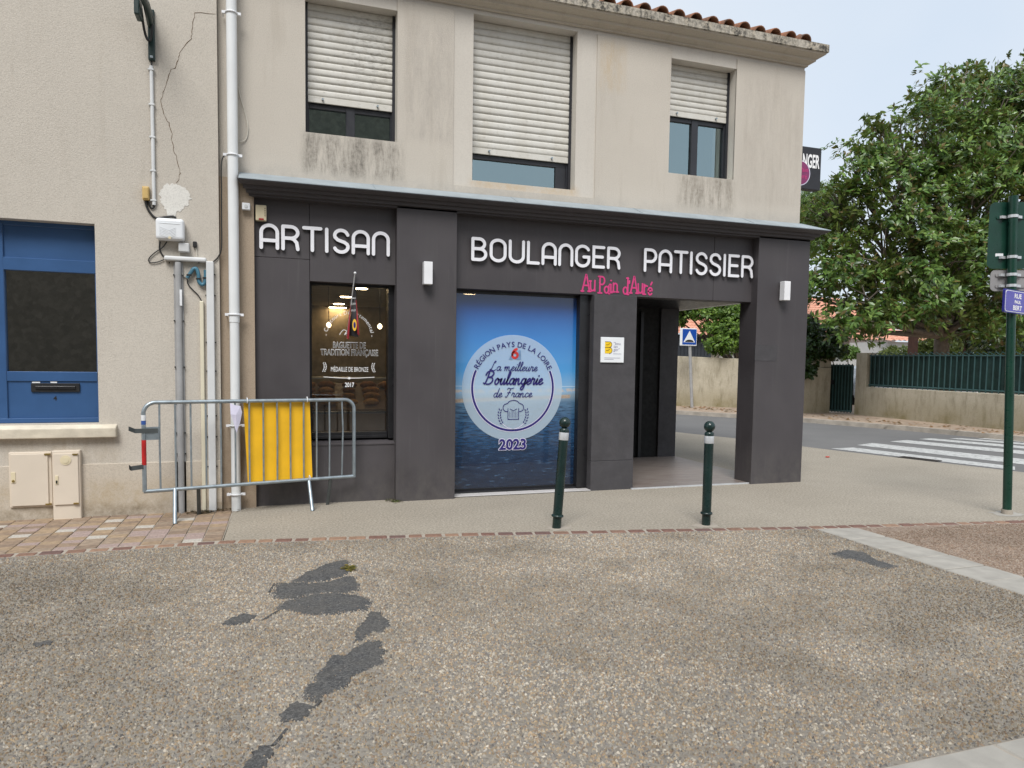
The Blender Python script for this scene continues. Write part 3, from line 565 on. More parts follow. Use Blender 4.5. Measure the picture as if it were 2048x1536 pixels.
# crack and plaster repair
CR = [(432,28),(388,26),(386,45),(383,66),(381,76),(360,105),(357,118),(350,135),(341,139),(336,150),(332,170),(326,185),(322,200),(324,215),(330,232),(337,246),(343,262),(344,280),(347,300),(353,318),(361,338),(359,352),(354,366)]
mb = MB()
P = [onY(x, y, NY-.001) for x, y in CR]
Q = [P[0]]
for a, b in zip(P, P[1:]):
    for k in (1, 2, 3): q = a.lerp(b, k/3); Q.append(q+Vector((random.gauss(0, .004), 0, random.gauss(0, .004))))
mb.tube(Q, .003, 5, rads=[random.uniform(.0010, .0034) for _ in Q]); mb.build('crack', 'ink_brown', nh)
mb = MB(); pc = onY(349, 395, NY); vs_ = [(pc.x, NY-.006, pc.z)]; m = 56
for k in range(m):
    a = 2*PI*k/m; r = .128*(1+.06*math.sin(3*a+1)+random.gauss(0, .055)); z = pc.z+r*math.sin(a)*1.02
    if 4.2 < a < 4.75: z -= .06*random.random()+.03
    vs_.append((pc.x+r*math.cos(a), NY-.003, z))
mb.add(vs_, [(0, 1+k, 1+(k+1) % m) for k in range(m)]); plaster('plaster_fresh', (.72, .70, .65), grain=80, bump=.15, streak=.08); mb.build('plaster_repair', 'plaster_fresh', nh)

# ---- fittings on the neighbour wall
def cable(name, pts, r, mat, label, cat='cable', group=None, y=NY-.012, parent=None):
    P = [onY(p[0], p[1], p[2] if len(p) > 2 else y) for p in pts]
    # catmull-rom smoothing
    Q = []
    for i in range(len(P)-1):
        p0, p1, p2, p3 = P[max(i-1, 0)], P[i], P[i+1], P[min(i+2, len(P)-1)]
        for k in range(6):
            t_ = k/6; Q.append(.5*((2*p1)+(p2-p0)*t_+(2*p0-5*p1+4*p2-p3)*t_*t_+(3*p1-p0-3*p2+p3)*t_**3))
    Q.append(P[-1]); o = MB().tube(Q, r, 8).build(name, mat, parent)
    if label: tag(o, label, cat, group)
    return o
# street lamp bracket
sl_ = thing('lamp_bracket', 'dark green street lamp bracket bolted high on the beige wall', 'lamp bracket', tuple(onY(303, 60, NY)))
a = onY(297, 20, NY); b = onY(311, 124, NY); MB().box(a.x-.005, b.x, NY-.035, NY+.01, b.z, a.z).build('wall_plate', 'lamp_green', sl_, bevel=.008)
mb = MB(); P = [onY(301, 50, NY-.03), onY(293, 12, NY-.25), onY(276, -30, NY-.75)]; mb.tube(P, .028, 10); P = [onY(305, 40, NY-.03), onY(293, 2, NY-.3)]; mb.tube(P, .02, 8); mb.build('arm', 'lamp_green', sl_)
a = onY(268, -30, NY-.3); b = onY(281, 33, NY-.3); MB().box(a.x, b.x, NY-.34, NY-.18, b.z, a.z+.1).build('driver_box', 'lamp_green', sl_, bevel=.012)
for q in ((302, 25), (303, 114)): c_ = onY(*q, NY-.035); MB().box(c_.x-.013, c_.x+.013, NY-.042, NY-.033, c_.z-.011, c_.z+.011).build('bolt', 'galvanised', sl_, bevel=.004)
cable('bracket_cable', [(281, 5, NY-.2), (286, 45, NY-.12), (291, 70, NY-.07), (297, 81, NY-.06), (302, 76, NY-.055), (304, 45, NY-.06), (299, 28, NY-.08)], .011, 'cable_black', None, parent=sl_)
cable('bracket_cable', [(303, 122), (303, 128), (303, 134)], .006, 'cable_black', None, parent=sl_)
# thin white conduit with clips
cw = thing('wall_conduit', 'thin white conduit running down from the lamp bracket to the boxes', 'conduit', tuple(onY(307, 405, NY)))
P = [onY(302.5, 132, NY-.018), onY(305.5, 270, NY-.018), onY(308, 410, NY-.018)]; MB().tube(P, .016, 10).build('tube', 'trunk_white', cw)
for q in ((303, 141), (304.5, 211), (306, 276), (307, 343), (308, 402)): c_ = onY(*q, NY); MB().box(c_.x-.026, c_.x+.024, NY-.036, NY, c_.z-.008, c_.z+.008).build('clip', 'grey_plastic', cw, bevel=.003)
# small beige box, telecom box and little grey box
def wallbox(name, label, cat, q, d, mat, y=NY, bev=.012, extra=None):
    a = onY(q[0], q[1], y-d*.5); b = onY(q[2], q[3], y-d*.5); e = thing(name, label, cat, ((a.x+b.x)/2, y, b.z))
    MB().box(a.x, b.x, y-d, y+.005, b.z, a.z).build('housing', mat, e, bevel=bev, seg=3); return e, a, b
e, a, b = wallbox('junction_box', 'small yellowish beige junction box beside the white conduit', 'junction box', (285, 373, 299, 401), .05, 'yellow_beige', bev=.006)
MB().box(a.x+.006, b.x-.006, NY-.058, NY-.048, b.z+.012, a.z-.012).build('lid', 'yellow_beige', e, bevel=.004)
e, a, b = wallbox('telecom_box', 'white ribbed telecom box under the round plaster repair', 'telecom box', (312, 436, 369.5, 483), .11, 'white_plastic', bev=.028)
mb = MB()
cx = (a.x+b.x)/2; cz = (a.z+b.z)/2-.015
for i in range(6):
    z = cz+.03-i*.014; mb.tube([(a.x+.035, NY-.111, z), (cx-.005, NY-.111, z-.03), (b.x-.07, NY-.111, z)], .0022, 5)
mb.tube([(a.x+.03, NY-.111, a.z-.05), (b.x-.03, NY-.111, a.z-.052)], .0025, 5); mb.build('rib', 'white_plastic', e)
MB().tube([(cx, NY-.118, b.z+.018), (cx, NY-.10, b.z+.018)], .013, 12).build('screw_cap', 'cream_plastic', e)
wallbox('cable_box', 'little light grey cable box below the telecom box', 'junction box', (357.5, 486, 379, 505), .07, 'grey_plastic', bev=.008)
e = thing('horizontal_trunking', 'short horizontal white cable trunking below the telecom box', 'trunking', tuple(onY(370, 522, NY)))
a = onY(328, 511, NY-.04); b = onY(413, 525, NY-.04); MB().box(a.x, b.x, NY-.06, NY+.005, b.z, a.z).build('cover', 'trunk_white', e, bevel=.016, seg=3)
for q in ((339, 524), (398, 524), (361, 527)): c_ = onY(*q, NY); MB().tube([(c_.x, NY-.02, c_.z-.008), (c_.x, NY, c_.z-.008)], .006, 6).build('screw', 'cable_black', e)
def trunk(name, label, x0t, x1t, yt, x0b, x1b, yb, d, mat, screws, round_=False, cat='trunking'):
    e = thing(name, label, cat, tuple(onZ((x0b+x1b)/2, yb)))
    a, b, c_, d_ = onY(x0t, yt, NY-d/2), onY(x1t, yt, NY-d/2), onY(x0b, yb, NY-d/2), onY(x1b, yb, NY-d/2); x0 = (a.x+c_.x)/2; x1 = (b.x+d_.x)/2; zt = a.z; zb = -.01
    if round_: MB().tube([(x0/2+x1/2, NY-d/2, zb), (x0/2+x1/2, NY-d/2, zt)], (x1-x0)*.42, 14).build('tube', mat, e); MB().box(x0-.008, x1+.008, NY-.012, NY, zb, zt).build('back_strip', 'conduit_grey', e)
    else: MB().box(x0, x1, NY-d, NY, zb, zt).build('cover', mat, e, bevel=.008)
    k = 0; z = zt-.12
    while z > .1 and screws:
        for x in (x0-.006, x1+.006): MB().tube([(x, NY-.03, z), (x, NY, z)], .007, 6).build('screw', 'cable_black', e)
        z -= random.uniform(.2, .45)
    return e
trunk('cable_conduit', 'grey steel cable conduit running down to the brick paving', 351, 365, 524, 353, 370, 1020, .06, 'conduit_grey', True, True, 'conduit')
trunk('cable_trunking', 'white plastic cable trunking nearest the house corner', 416, 430, 523, 415, 431, 1020, .055, 'trunk_white', True)
trunk('cable_trunking', 'narrow cream cable trunking between grey conduit and white trunking', 401.5, 409.5, 602, 402.5, 410.5, 1018, .035, 'pale_conduit', False)
MB().box(onY(359, 580, NY-.07).x, onY(363.5, 580, NY-.07).x, NY-.066, NY-.05, onY(360, 611, NY-.07).z, onY(360, 579, NY-.07).z).build('conduit_label', 'sticker_white', None); tag(bpy.data.objects['conduit_label'], 'narrow white label strip stuck on the grey conduit', 'label')
e = thing('cable_hose', 'bent blue corrugated cable hose between the trunkings', 'hose', tuple(onY(395, 560, NY)))
cable('hose', [(374, 556), (381, 546), (387, 538), (393, 538), (397, 550), (397.5, 562), (403, 569), (409, 566), (411, 553), (411, 540)], .017, 'blue_hose', None, parent=e, y=NY-.03)
for i, (x, y) in enumerate([(378, 550), (396.5, 557.5), (410, 556)]): c_ = onY(x, y, NY-.03); MB().box(c_.x-.02, c_.x+.02, NY-.05, NY-.01, c_.z-.006, c_.z+.006).build('cable_tie', 'cable_black', e)
cable('wall_cable', [(292, 402), (293, 412), (300, 425), (312, 436), (330, 434), (345, 433), (352, 436)], .010, 'cable_black', 'black cable looping from the beige junction box to the telecom box')
cable('wall_cable', [(308, 411), (307, 415), (302, 416), (298, 408), (296, 402)], .008, 'cable_black', 'short black cable hooking from conduit end into the beige box')
cable('wall_cable', [(320, 483), (319, 497), (324, 509), (330, 514)], .007, 'cable_black', 'black cable pair dropping from the telecom box into the horizontal trunking')
cable('wall_cable', [(334, 483), (325, 495), (310, 505), (298, 517), (300, 525), (315, 524), (328, 519)], .005, 'cable_black', 'thin black cable making a loose loop left of the horizontal trunking')
cable('wall_cable', [(374, 556), (365, 549), (357, 535), (358, 515), (361, 495), (366, 484)], .004, 'cable_white', 'thin pale wire from telecom box to the blue hose')
cable('wall_cable', [(374, 557), (376, 568), (384, 578), (396, 590), (402, 600), (404, 604)], .005, 'cable_black', 'thin black wire from the blue hose to the cream trunking')
cable('wall_cable', [(455, 308, NY+.01), (446, 314, NY+.01), (442.5, 335), (443, 380), (443, 440), (443, 495), (436, 514), (426, 524)], .006, 'cable_black', 'long black cable running down the house corner beside the downpipe')
cable('wall_cable', [(394, 520), (393.5, 505), (391, 496)], .004, 'cable_white', 'short pale wire rising from the horizontal trunking to a clip'); c_ = onY(390, 489, NY-.015); MB().box(c_.x-.018, c_.x+.016, NY-.03, NY, c_.z-.028, c_.z+.028).build('cable_clip', 'cable_black', None, bevel=.006); tag(bpy.data.objects['cable_clip'], 'small black cable clip on the wall right of the telecom box', 'cable clip')
cable('wall_cable', [(477, 172, 7.49), (481, 195, 7.49), (490, 225, 7.49), (496, 255, 7.49), (492, 278, 7.49), (480, 284, 7.48)], .005, 'cable_white', 'pale cable bowing out to the right of the downpipe')
# meter cabinets
def cabinet(name, label, x0, x1, z0, z1, d):
    e = thing(name, label, 'meter cabinet', ((x0+x1)/2, NY, max(0, z0))); MB().box(x0, x1, NY-d, NY+.01, z0, z1).build('body', 'cabinet', e, bevel=.008); return e
c1 = cabinet('meter_cabinet', 'square cream meter cabinet set in the wall under the stone sill', -2.283, -1.947, .118, .622, .03)
MB().box(-2.265, -1.975, NY-.045, NY-.028, .135, .605).build('door', 'cabinet', c1, bevel=.004)
MB().box(-2.262, -2.227, NY-.050, NY-.044, .345, .445).build('lock_plate', 'cream_plastic', c1, bevel=.002); MB().tube([(-2.244, NY-.056, .365), (-2.244, NY-.045, .365)], .011, 10).build('lock', 'brass', c1)
for z in (.135, .592): MB().box(-2.0, -1.955, NY-.052, NY-.03, z, z+.014).build('hinge', 'brass', c1)
c2 = cabinet('meter_cabinet', 'tall narrow cream meter cabinet standing on the paving', -1.938, -1.714, -.01, .632, .06)
MB().box(-1.925, -1.727, NY-.074, NY-.058, .135, .605).build('door', 'cabinet', c2, bevel=.004)
MB().box(-1.912, -1.887, NY-.08, NY-.072, .325, .405).build('lock_plate', 'cream_plastic', c2, bevel=.002); MB().box(-1.906, -1.893, NY-.083, NY-.078, .335, .362).build('lock', 'ink_black', c2)
MB().tube([(-1.826, NY-.079, .545), (-1.826, NY-.07, .545)], .044, 20).build('round_badge', 'cream_plastic', c2); MB().tube([(-1.826, NY-.083, .545), (-1.826, NY-.07, .545)], .027, 16).build('badge_centre', 'cream_plastic', c2)
for z in (.137, .59): MB().box(-1.77, -1.728, NY-.082, NY-.06, z, z+.014).build('hinge', 'brass', c2)
# downpipe
dp = thing('downpipe', 'white plastic rain downpipe between the house and the bakery', 'downpipe', (-.383, 7.39, 0))
MB().tube([(-.383, 7.385, -.01), (-.383, 7.385, 1.845)], .044, 20).build('pipe', 'pvc_pipe', dp); MB().tube([(-.383, 7.385, 1.84), (-.383, 7.385, 7)], .048, 20).build('pipe', 'pvc_pipe', dp)
for (px, py) in ((464, 22), (466, 308), (471, 629), (472, 852), (473, 990)):
    z = onY(px, py, 7.34).z; mb = MB(); mb.tube([(-.383+.052*math.cos(a), 7.385+.052*math.sin(a), z) for a in np.linspace(PI*.95, PI*2.05, 14)], .008, 6); mb.box(-.468, -.428, 7.375, 7.395, z-.012, z+.012); mb.box(-.338, -.298, 7.375, 7.395, z-.012, z+.012); mb.tube([(-.46, 7.39, z), (-.46, 7.48, z)], .006, 6); mb.build('pipe_clamp', 'sticker_white', dp)

# ================================================================= BAKERY BUILDING
WY, PY, PNL = 7.50, 7.42, 7.54           # upper wall face, pilaster face, fascia/panel face
bk = thing('bakery_building', 'two storey corner bakery with charcoal shopfront and beige upper floor', 'building', (3, PY, 0))
HO = [(.29, 1.203, 3.757, 5.082), (2.015, 3.217, 3.447, 5.188), (4.408, 5.314, 3.754, 5.077)]
XR = 6.315
mb = MB(); wall_with_holes(mb, -.52, XR, 3.2, 5.30, WY+.012, HO, .22)
mb.quad((XR, WY+.012, 2.9), (XR, 15, 2.9), (XR, 15, 5.3), (XR, WY+.012, 5.3)); mb.quad((-.52, 15, 2.9), (XR, 15, 2.9), (XR, 15, 5.3), (-.52, 15, 5.3))
mb.build('upper_wall', 'render_smooth', bk)
for (x0, x1, z0, z1) in [(-.51, .29, 3.24, 5.19), (.29, 1.203, 3.24, 3.757), (1.203, 1.80, 3.24, 5.19), (3.458, 4.408, 3.24, 5.19), (4.408, 5.314, 3.24, 3.754), (5.314, XR+.004, 3.24, 5.19)]:
    mb = MB().box(x0, x1, WY, WY+.02, z0, z1); mb.build('render_panel', 'render_rough', bk)
MB().box(1.80, 3.458, WY+.002, WY+.02, 3.24, 3.375).build('render_panel', 'render_rough', bk)
MB().box(XR-.004, XR+.01, WY+.02, 15, 3.24, 5.19).build('render_panel', 'render_rough', bk)
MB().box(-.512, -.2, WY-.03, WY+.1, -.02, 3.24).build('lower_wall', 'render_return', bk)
# roof cornice swept along front and side
prof = [(0, 5.232), (.022, 5.236), (.022, 5.256), (.085, 5.284), (.088, 5.312), (.107, 5.318), (.165, 5.345), (.171, 5.362), (.19, 5.368), (.19, 5.458), (.12, 5.47), (-.3, 5.50)]
def sweep(prof, name, mat, i0, i1, xl=-.52):
    mb = MB(); n = i1-i0
    V = []
    for (o, z) in prof[i0:i1]: V.append((xl, WY-o, z))
    for (o, z) in prof[i0:i1]: V.append((XR+o, WY-o, z))
    for (o, z) in prof[i0:i1]: V.append((XR+o, 15, z))
    mb.add(V, [(k, k+1, n+k+1, n+k) for k in range(n-1)]+[(n+k, n+k+1, 2*n+k+1, 2*n+k) for k in range(n-1)]); return mb.build(name, mat, bk)
sweep(prof, 'cornice', 'cornice_concrete', 0, 8); sweep(prof, 'cornice_edge', 'cornice_mossy', 7, 11)
# roof with pan tiles
rf = MB().add([(-.6, WY-.10, 5.475), (XR+.0, WY-.10, 5.475), (XR+.0, 12, 6.9), (-.6, 12, 6.9)], [(0, 1, 2, 3)]).build('roof', 'roof_tile', bk)
def tile_mesh(r0, r1, L, up):
    mb = MB(); n = 8; V = []
    for (yy, r) in ((0, r0), (L, r1)):
        for th in (0, .014):
            for k in range(n+1): a = PI*k/n; rr = r-th; V.append((rr*math.cos(a), yy, (rr*math.sin(a)) if up else (-rr*math.sin(a))))
    m = n+1; F = [(k, k+1, 2*m+k+1, 2*m+k) for k in range(n)]+[(m+k, 3*m+k, 3*m+k+1, m+k+1) for k in range(n)]+[(k, m+k, m+k+1, k+1) for k in range(n)]
    mb.add(V, F, True); o = mb.build('tmp', 'roof_tile'); me = o.data; bpy.data.objects.remove(o); return me
tm = tile_mesh(.085, .07, .48, True); sl_a = math.atan2(6.9-5.475, 12-(WY-.10))
x = 6.19; k = 0
while x > -.6:
    for rrow in range(3):
        o = bpy.data.objects.new('tile', tm); COL.objects.link(o); yy = WY-.13+rrow*.38
        o.location = (x+random.uniform(-.008, .008), yy, 5.485+(yy-WY+.1)*math.tan(sl_a)+random.uniform(-.006, .006)); o.rotation_euler = (sl_a+random.uniform(-.01, .01), 0, random.uniform(-.02, .02)); setparent(o, rf)
    x -= .222; k += 1
MB().box(XR-.16, XR-.02, WY-.06, 12, 5.47, 5.60).build('verge', 'roof_tile', rf, bevel=.02)
# upper windows with roller shutters
def upper_window(h, zsh, split, nsl):
    x0, x1, z0, z1 = h; y = WY+.17
    wd = MB(); f = .045
    wd.box(x0, x0+f, y, y+.06, z0, z1); wd.box(x1-f, x1, y, y+.06, z0, z1); wd.box(x0+f, x1-f, y+.002, y+.06, z0, z0+.03); wd.box(x0+f, x1-f, y+.01, y+.06, zsh-.05, zsh+.02)
    if split: xm = (x0+x1)/2; wd.box(xm-.045, xm+.045, y+.004, y+.06, z0+.03, zsh)
    else: wd.box(x1-.17, x1-f, y+.012, y+.06, z0+.03, zsh)
    o = wd.build('window', 'anthracite_alu', bk, bevel=.003, seg=1)
    MB().quad((x0+f, y+.035, z0+.02), (x1-f, y+.035, z0+.02), (x1-f, y+.035, z1), (x0+f, y+.035, z1)).build('pane', 'upper_glass', o)
    MB().box(x0, x1, y+.30, y+.32, z0-.1, z1).build('dark_room_backing', 'counter_dark', o)  # dark sheet stands in for the unlit room behind the glass
    pitch = (z1-zsh-.06)/nsl; a, b = x0+.03, x1-.03; hgt = pitch
    m2 = MB(); V = []; n = 6
    for xx in (a, b):
        for (u, yo) in ((0, .005), (.04, -.003), (.22, -.0065), (.6, -.0065), (.88, -.003), (.93, .006), (1, .006)): V.append((xx, yo, -hgt*u))
    m2.add(V, [(k, k+1, n+2+k, n+1+k) for k in range(n)], True); tmp = m2.build('tmp', 'shutter_pvc'); me = tmp.data; bpy.data.objects.remove(tmp)
    for i in range(nsl):
        s_ = bpy.data.objects.new('shutter_slat', me); COL.objects.link(s_); s_.location = (0, y-.012, z1-pitch*i); setparent(s_, o)
    MB().box(a, b, y-.022, y-.004, zsh, z1-pitch*nsl+.004).build('shutter_bar', 'shutter_pvc', o, bevel=.004)
    for fx in (.17, .82): xx = a+(b-a)*fx; MB().tube([(xx, y-.05, zsh+.035), (xx, y-.02, zsh+.035)], .011, 8).build('shutter_stop', 'galvanised', o)
    MB().box(x0, x0+.03, y-.03, y, z0, z1).build('guide', 'anthracite_alu', o); MB().box(x1-.03, x1, y-.03, y, z0, z1).build('guide', 'anthracite_alu', o)
upper_window(HO[0], 4.105, True, 13); upper_window(HO[1], 3.775, False, 18); upper_window(HO[2], 4.47, True, 8)
# shopfront: cornice (three steps), zinc cap
cor = MB(); cp = [(-.16, 3.065), (.0, 3.068), (.0, 3.085), (.035, 3.09), (.04, 3.118), (.075, 3.123), (.082, 3.150), (.12, 3.155), (.162, 3.182), (.162, 3.194), (-.1, 3.22)]
XC = 6.43; n = len(cp); V = [(-.245-o*.6, PY-o, z) for o, z in cp]+[(XC+o, PY-o, z) for o, z in cp]+[(XC+o, 11, z) for o, z in cp]
cor.add(V, [(k, k+1, n+k+1, n+k) for k in range(n-1)]+[(n+k, n+k+1, 2*n+k+1, 2*n+k) for k in range(n-1)]+[tuple(range(n))]); cor.build('shop_cornice', 'charcoal_paint', bk)
zc = MB(); zp_ = [(.167, 3.190), (.167, 3.198), (.15, 3.204), (-.078, 3.302)]; n = len(zp_)
V = [(-.33, PY-o, z) for o, z in zp_]+[(XC+o, PY-o, z) for o, z in zp_]+[(XC+o, 11, z) for o, z in zp_]
zc.add(V, [(k, k+1, n+k+1, n+k) for k in range(n-1)]+[(n+k, n+k+1, 2*n+k+1, 2*n+k) for k in range(n-1)]); zf = zc.build('zinc_flashing', 'zinc', bk)
for xx in (.95, 2.45, 3.95, 5.45): MB().add([(xx, PY-.15, 3.2045), (xx+.012, PY-.15, 3.2045), (xx+.012, PY+.078, 3.3025), (xx, PY+.078, 3.3025), (xx, PY-.15, 3.209), (xx+.012, PY-.15, 3.209), (xx+.012, PY+.078, 3.306), (xx, PY+.078, 3.306)], [(4, 5, 6, 7), (0, 1, 5, 4), (1, 2, 6, 5), (3, 0, 4, 7)]).build('seam', 'zinc', zf)
# boards
def board(x0, x1, y0, y1, z0, z1, mat='charcoal_paint', name='shopfront_panel', bev=.003): return MB().box(x0, x1, y0, y1, z0, z1).build(name, mat, bk, bevel=bev, seg=1)
board(-.232, .325, PNL-.01, PNL+.2, -.01, 2.5); board(-.232, .325, PNL-.01, PNL+.2, 2.503, 3.10); board(.328, 1.21, PNL-.01, PNL+.2, 2.285, 3.10)
board(.328, 1.21, PNL-.005, PNL+.2, -.01, .60); MB().prism([(PNL-.012, .60), (PNL-.012, .615), (PNL+.19, .655), (PNL+.19, .60)], 'x', .328, 1.2).build('window_ledge', 'charcoal_paint', bk)
board(1.193, 1.832, PY, PNL+.3, -.01, 3.10, name='pilaster')
board(1.82, 5.10, PNL, PNL+.2, 2.285, 3.10); board(5.104, 5.665, PNL, PNL+.2, 2.285, 3.10)
board(3.482, 4.032, PY+.07, PNL+.4, .35, 2.285, 'charcoal_block', 'pillar'); board(3.480, 4.034, PY+.068, PNL+.4, -.01, .347, 'charcoal_block', 'pillar')
cpil = board(5.66, 6.43, PY, 7.76, -.01, 3.10, name='corner_pillar')
a = onY(1508, 689, PY-.002); b = onY(1554, 722, PY-.002); MB().box(a.x+.02, b.x, PY-.003, PY+.01, b.z, a.z).build('old_sign_mark', 'charcoal_block', bk)
board(6.19, 6.425, 7.76, 11, 2.40, 3.10, name='side_fascia'); MB().box(6.20, 6.415, 7.78, 10.9, 2.385, 2.402).build('fascia_edge', 'white_wall', bk)
board(5.78, 6.10, 9.93, 10.4, -.01, 2.42, 'charcoal_block', 'far_pillar')
# porch
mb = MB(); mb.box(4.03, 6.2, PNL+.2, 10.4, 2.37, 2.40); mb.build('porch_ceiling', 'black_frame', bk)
ty = 7.46; pk = []
pf = MB().box(4.0, 6.10, 7.455, 9.93, -.01, .006).build('porch_floor', 'mortar', bk)
y = 7.475; i = 0
while y < 9.92:
    yy = min(y+.15, 9.93); off = (i*.37) % 1.2; x = 4.0
    cuts = [4.0]+[c_ for c_ in (4.0+off, 5.2+off) if 4.05 < c_ < 6.05]+[6.10]
    for a, b in zip(cuts, cuts[1:]): MB().box(a+.001, b-.001, y+.001, yy-.001, 0, .012).build('plank', 'porch_plank', pf)
    y = yy; i += 1
MB().box(4.0, 5.70, 7.452, 7.474, -.01, .016).build('threshold_strip', 'band_silver', pf)
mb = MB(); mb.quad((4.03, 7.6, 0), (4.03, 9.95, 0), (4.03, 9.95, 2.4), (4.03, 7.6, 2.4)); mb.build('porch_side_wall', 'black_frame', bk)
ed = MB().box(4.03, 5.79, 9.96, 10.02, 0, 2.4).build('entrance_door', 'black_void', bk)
mb = MB()
for x in (4.45, 5.0, 5.42): mb.box(x, x+.05, 9.92, 9.965, 0, 2.3)
mb.build('door_frame', 'black_frame', ed); MB().box(5.28, 5.31, 9.90, 9.93, .9, 1.25).build('handle', 'galvanised', ed)
mb = MB(); mb.quad((6.08, 10.4, 0), (6.08, 15, 0), (6.08, 15, 2.9), (6.08, 10.4, 2.9)); mb.build('side_wall', 'charcoal_paint', bk)
# shop window 1 (left)
W1 = MB(); W1.box(.328, .352, 7.66, 7.74, .655, 2.285); W1.box(1.135, 1.193, 7.60, 7.76, .655, 2.285); W1.box(.352, 1.135, 7.665, 7.74, 2.262, 2.285); W1.box(.352, 1.135, 7.655, 7.74, .655, .725); W1.box(.36, 1.13, 7.63, 7.66, .66, .69)
W1 = W1.build('shop_window', 'black_frame', bk, bevel=.003, seg=1)
MB().quad((.352, 7.72, .72), (1.135, 7.72, .72), (1.135, 7.72, 2.265), (.352, 7.72, 2.265)).build('pane', 'shop_glass', W1)
# shop window 2 with sea print
W2 = MB(); W2.box(3.352, 3.484, 7.60, 7.78, .03, 2.285); W2.box(1.83, 3.352, 7.69, 7.76, 2.25, 2.285); W2.box(1.83, 3.352, 7.69, 7.76, .03, .055); W2.box(1.83, 3.352, 7.62, 7.76, .012, .032); W2.box(1.80, 1.845, 7.69, 7.76, .03, 2.28)
W2 = W2.build('shop_window', 'black_frame', bk, bevel=.002, seg=1)
MB().quad((1.84, 7.70, .05), (3.355, 7.70, .05), (3.355, 7.70, 2.255), (1.84, 7.70, 2.255)).build('printed_film', 'sea_print', W2)
sb = MB().box(1.83, 3.482, 7.475, 7.78, -.01, .006).build('sill_bed', 'mortar', bk); x = 1.83
for L in (.33,)*5: MB().box(x+.002, min(x+L, 3.482)-.002, 7.475, 7.74, -.005, .014).build('sill_tile', 'tile_sill', sb, bevel=.002, seg=1); x += L
# shop interior
rm = MB(); rm.quad((-.2, 13, 0), (4.02, 13, 0), (4.02, 13, 2.8), (-.2, 13, 2.8)); rm.quad((-.2, 7.75, 0), (-.2, 13, 0), (-.2, 13, 2.8), (-.2, 7.75, 2.8)); rm.quad((4.02, 7.75, 0), (4.02, 13, 0), (4.02, 13, 2.8), (4.02, 7.75, 2.8)); rm.build('shop_room_wall', 'shop_wall', bk)
MB().box(-.2, 4.02, 7.76, 13, -.02, .02).build('shop_room_floor', 'shop_floor', bk); MB().box(-.2, 4.02, 7.76, 13, 2.44, 2.48).build('shop_room_ceiling', 'shop_ceiling', bk)
dl = bpy.data.meshes.new('dl'); o = MB().tube([(0, 0, 0), (0, 0, .012)], .085, 18).build('tmp', 'lamp_warm'); dl = o.data; bpy.data.objects.remove(o)
LAMPS = [onZ(*q, 2.40) for q in ((722, 578), (692, 594.5), (678, 608.5), (663, 619.5), (652, 640), (754, 646), (940, 588), (1055, 626.5), (1129, 613))]
for P_ in LAMPS:
    x, y = P_.x, min(P_.y, 12.9)
    e = thing('ceiling_lamp', 'round recessed ceiling lamp glowing inside the bakery', 'lamp', (x, y, 2.40), 'round ceiling lamps in the bakery'); o = link('lamp_disc', dl, None, e); o.location = (x, y, 2.40); o.matrix_parent_inverse = Matrix.Translation((-x, -y, -2.40))
    ring = MB().tube([(x, y, 2.406), (x, y, 2.45)], .10, 18).build('trim_ring', 'white_plastic', e)
a_, b_ = onZ(917, 638, 2.36), onZ(988, 640, 2.36); MB().box(a_.x, b_.x, a_.y, a_.y+.05, 2.35, 2.44).build('strip_lamp', 'lamp_warm', None); tag(bpy.data.objects['strip_lamp'], 'long thin strip lamp hanging inside behind the blue window film', 'lamp')
ct = thing('bakery_counter', 'dark display counter with sloping trays of pastries inside the shop', 'counter', (.9, 9.2, 0))
MB().box(.2, 1.9, 8.75, 9.5, 0.02, .86).build('counter_body', 'counter_dark', ct, bevel=.01); MB().box(.2, 1.9, 8.72, 8.75, .1, .84).build('front_board', 'counter_wood', ct); MB().prism([(8.75, .87), (9.5, 1.17), (9.5, 1.19), (8.75, .89)], 'x', .2, 1.9).build('tray', 'counter_wood', ct)
lf = {}
for nm, mt in (('a', 'bread'), ('b', 'bread_dark')):
    mb = MB(); mb.tube([(-.11, 0, 0), (-.09, 0, .0), (-.04, 0, .005), (.04, 0, .005), (.09, 0, 0), (.11, 0, 0)], .05, 10, rads=[.01, .032, .045, .045, .032, .01]); o = mb.build('tmp', mt); lf[nm] = o.data; bpy.data.objects.remove(o)
for i in range(6):
    for j in range(4):
        e = bpy.data.objects.new('bread_loaf', lf[random.choice('ab')]); COL.objects.link(e); yy = 8.85+j*.16; e.location = (.35+i*.26+random.uniform(-.03, .03), yy, .90+(yy-8.75)*.4+.035); e.rotation_euler = (0, 0, random.uniform(-.5, .5)); e.scale = (random.uniform(.7, 1.05),)*3
        tag(e, 'golden brown loaf lying on the sloping counter tray', 'bread', 'loaves on the bakery counter')
for (lx, nm_) in ((.62, 'left'), (1.25, 'right')):  # globes added for warm counter glow, in place of one wall lamp
    e = thing('added_globe_lamp', 'small globe lamp added for warm glow over the '+nm_+' end of the bakery counter', 'lamp', (lx, 9.1, 1.9)); mb = MB(); mb.lathe([(.002, 1.885), (.022, 1.895), (.032, 1.92), (.022, 1.945), (.002, 1.96)], lx, 9.1, 14); mb.build('globe', 'bulb_warm', e); MB().tube([(lx, 9.1, 1.96), (lx, 9.1, 2.44)], .004, 6).build('cord', 'cable_black', e)
cs = thing('pastry_case', 'glass pastry case with red and golden cakes beside the counter', 'display case', (1.5, 10.4, 0))
MB().box(.3, 2.4, 10.1, 10.7, .02, .95).build('case_body', 'counter_wood', cs, bevel=.01)
for z in (1.0, 1.22): MB().box(.3, 2.4, 10.15, 10.7, z, z+.02).build('case_shelf', 'band_silver', cs)
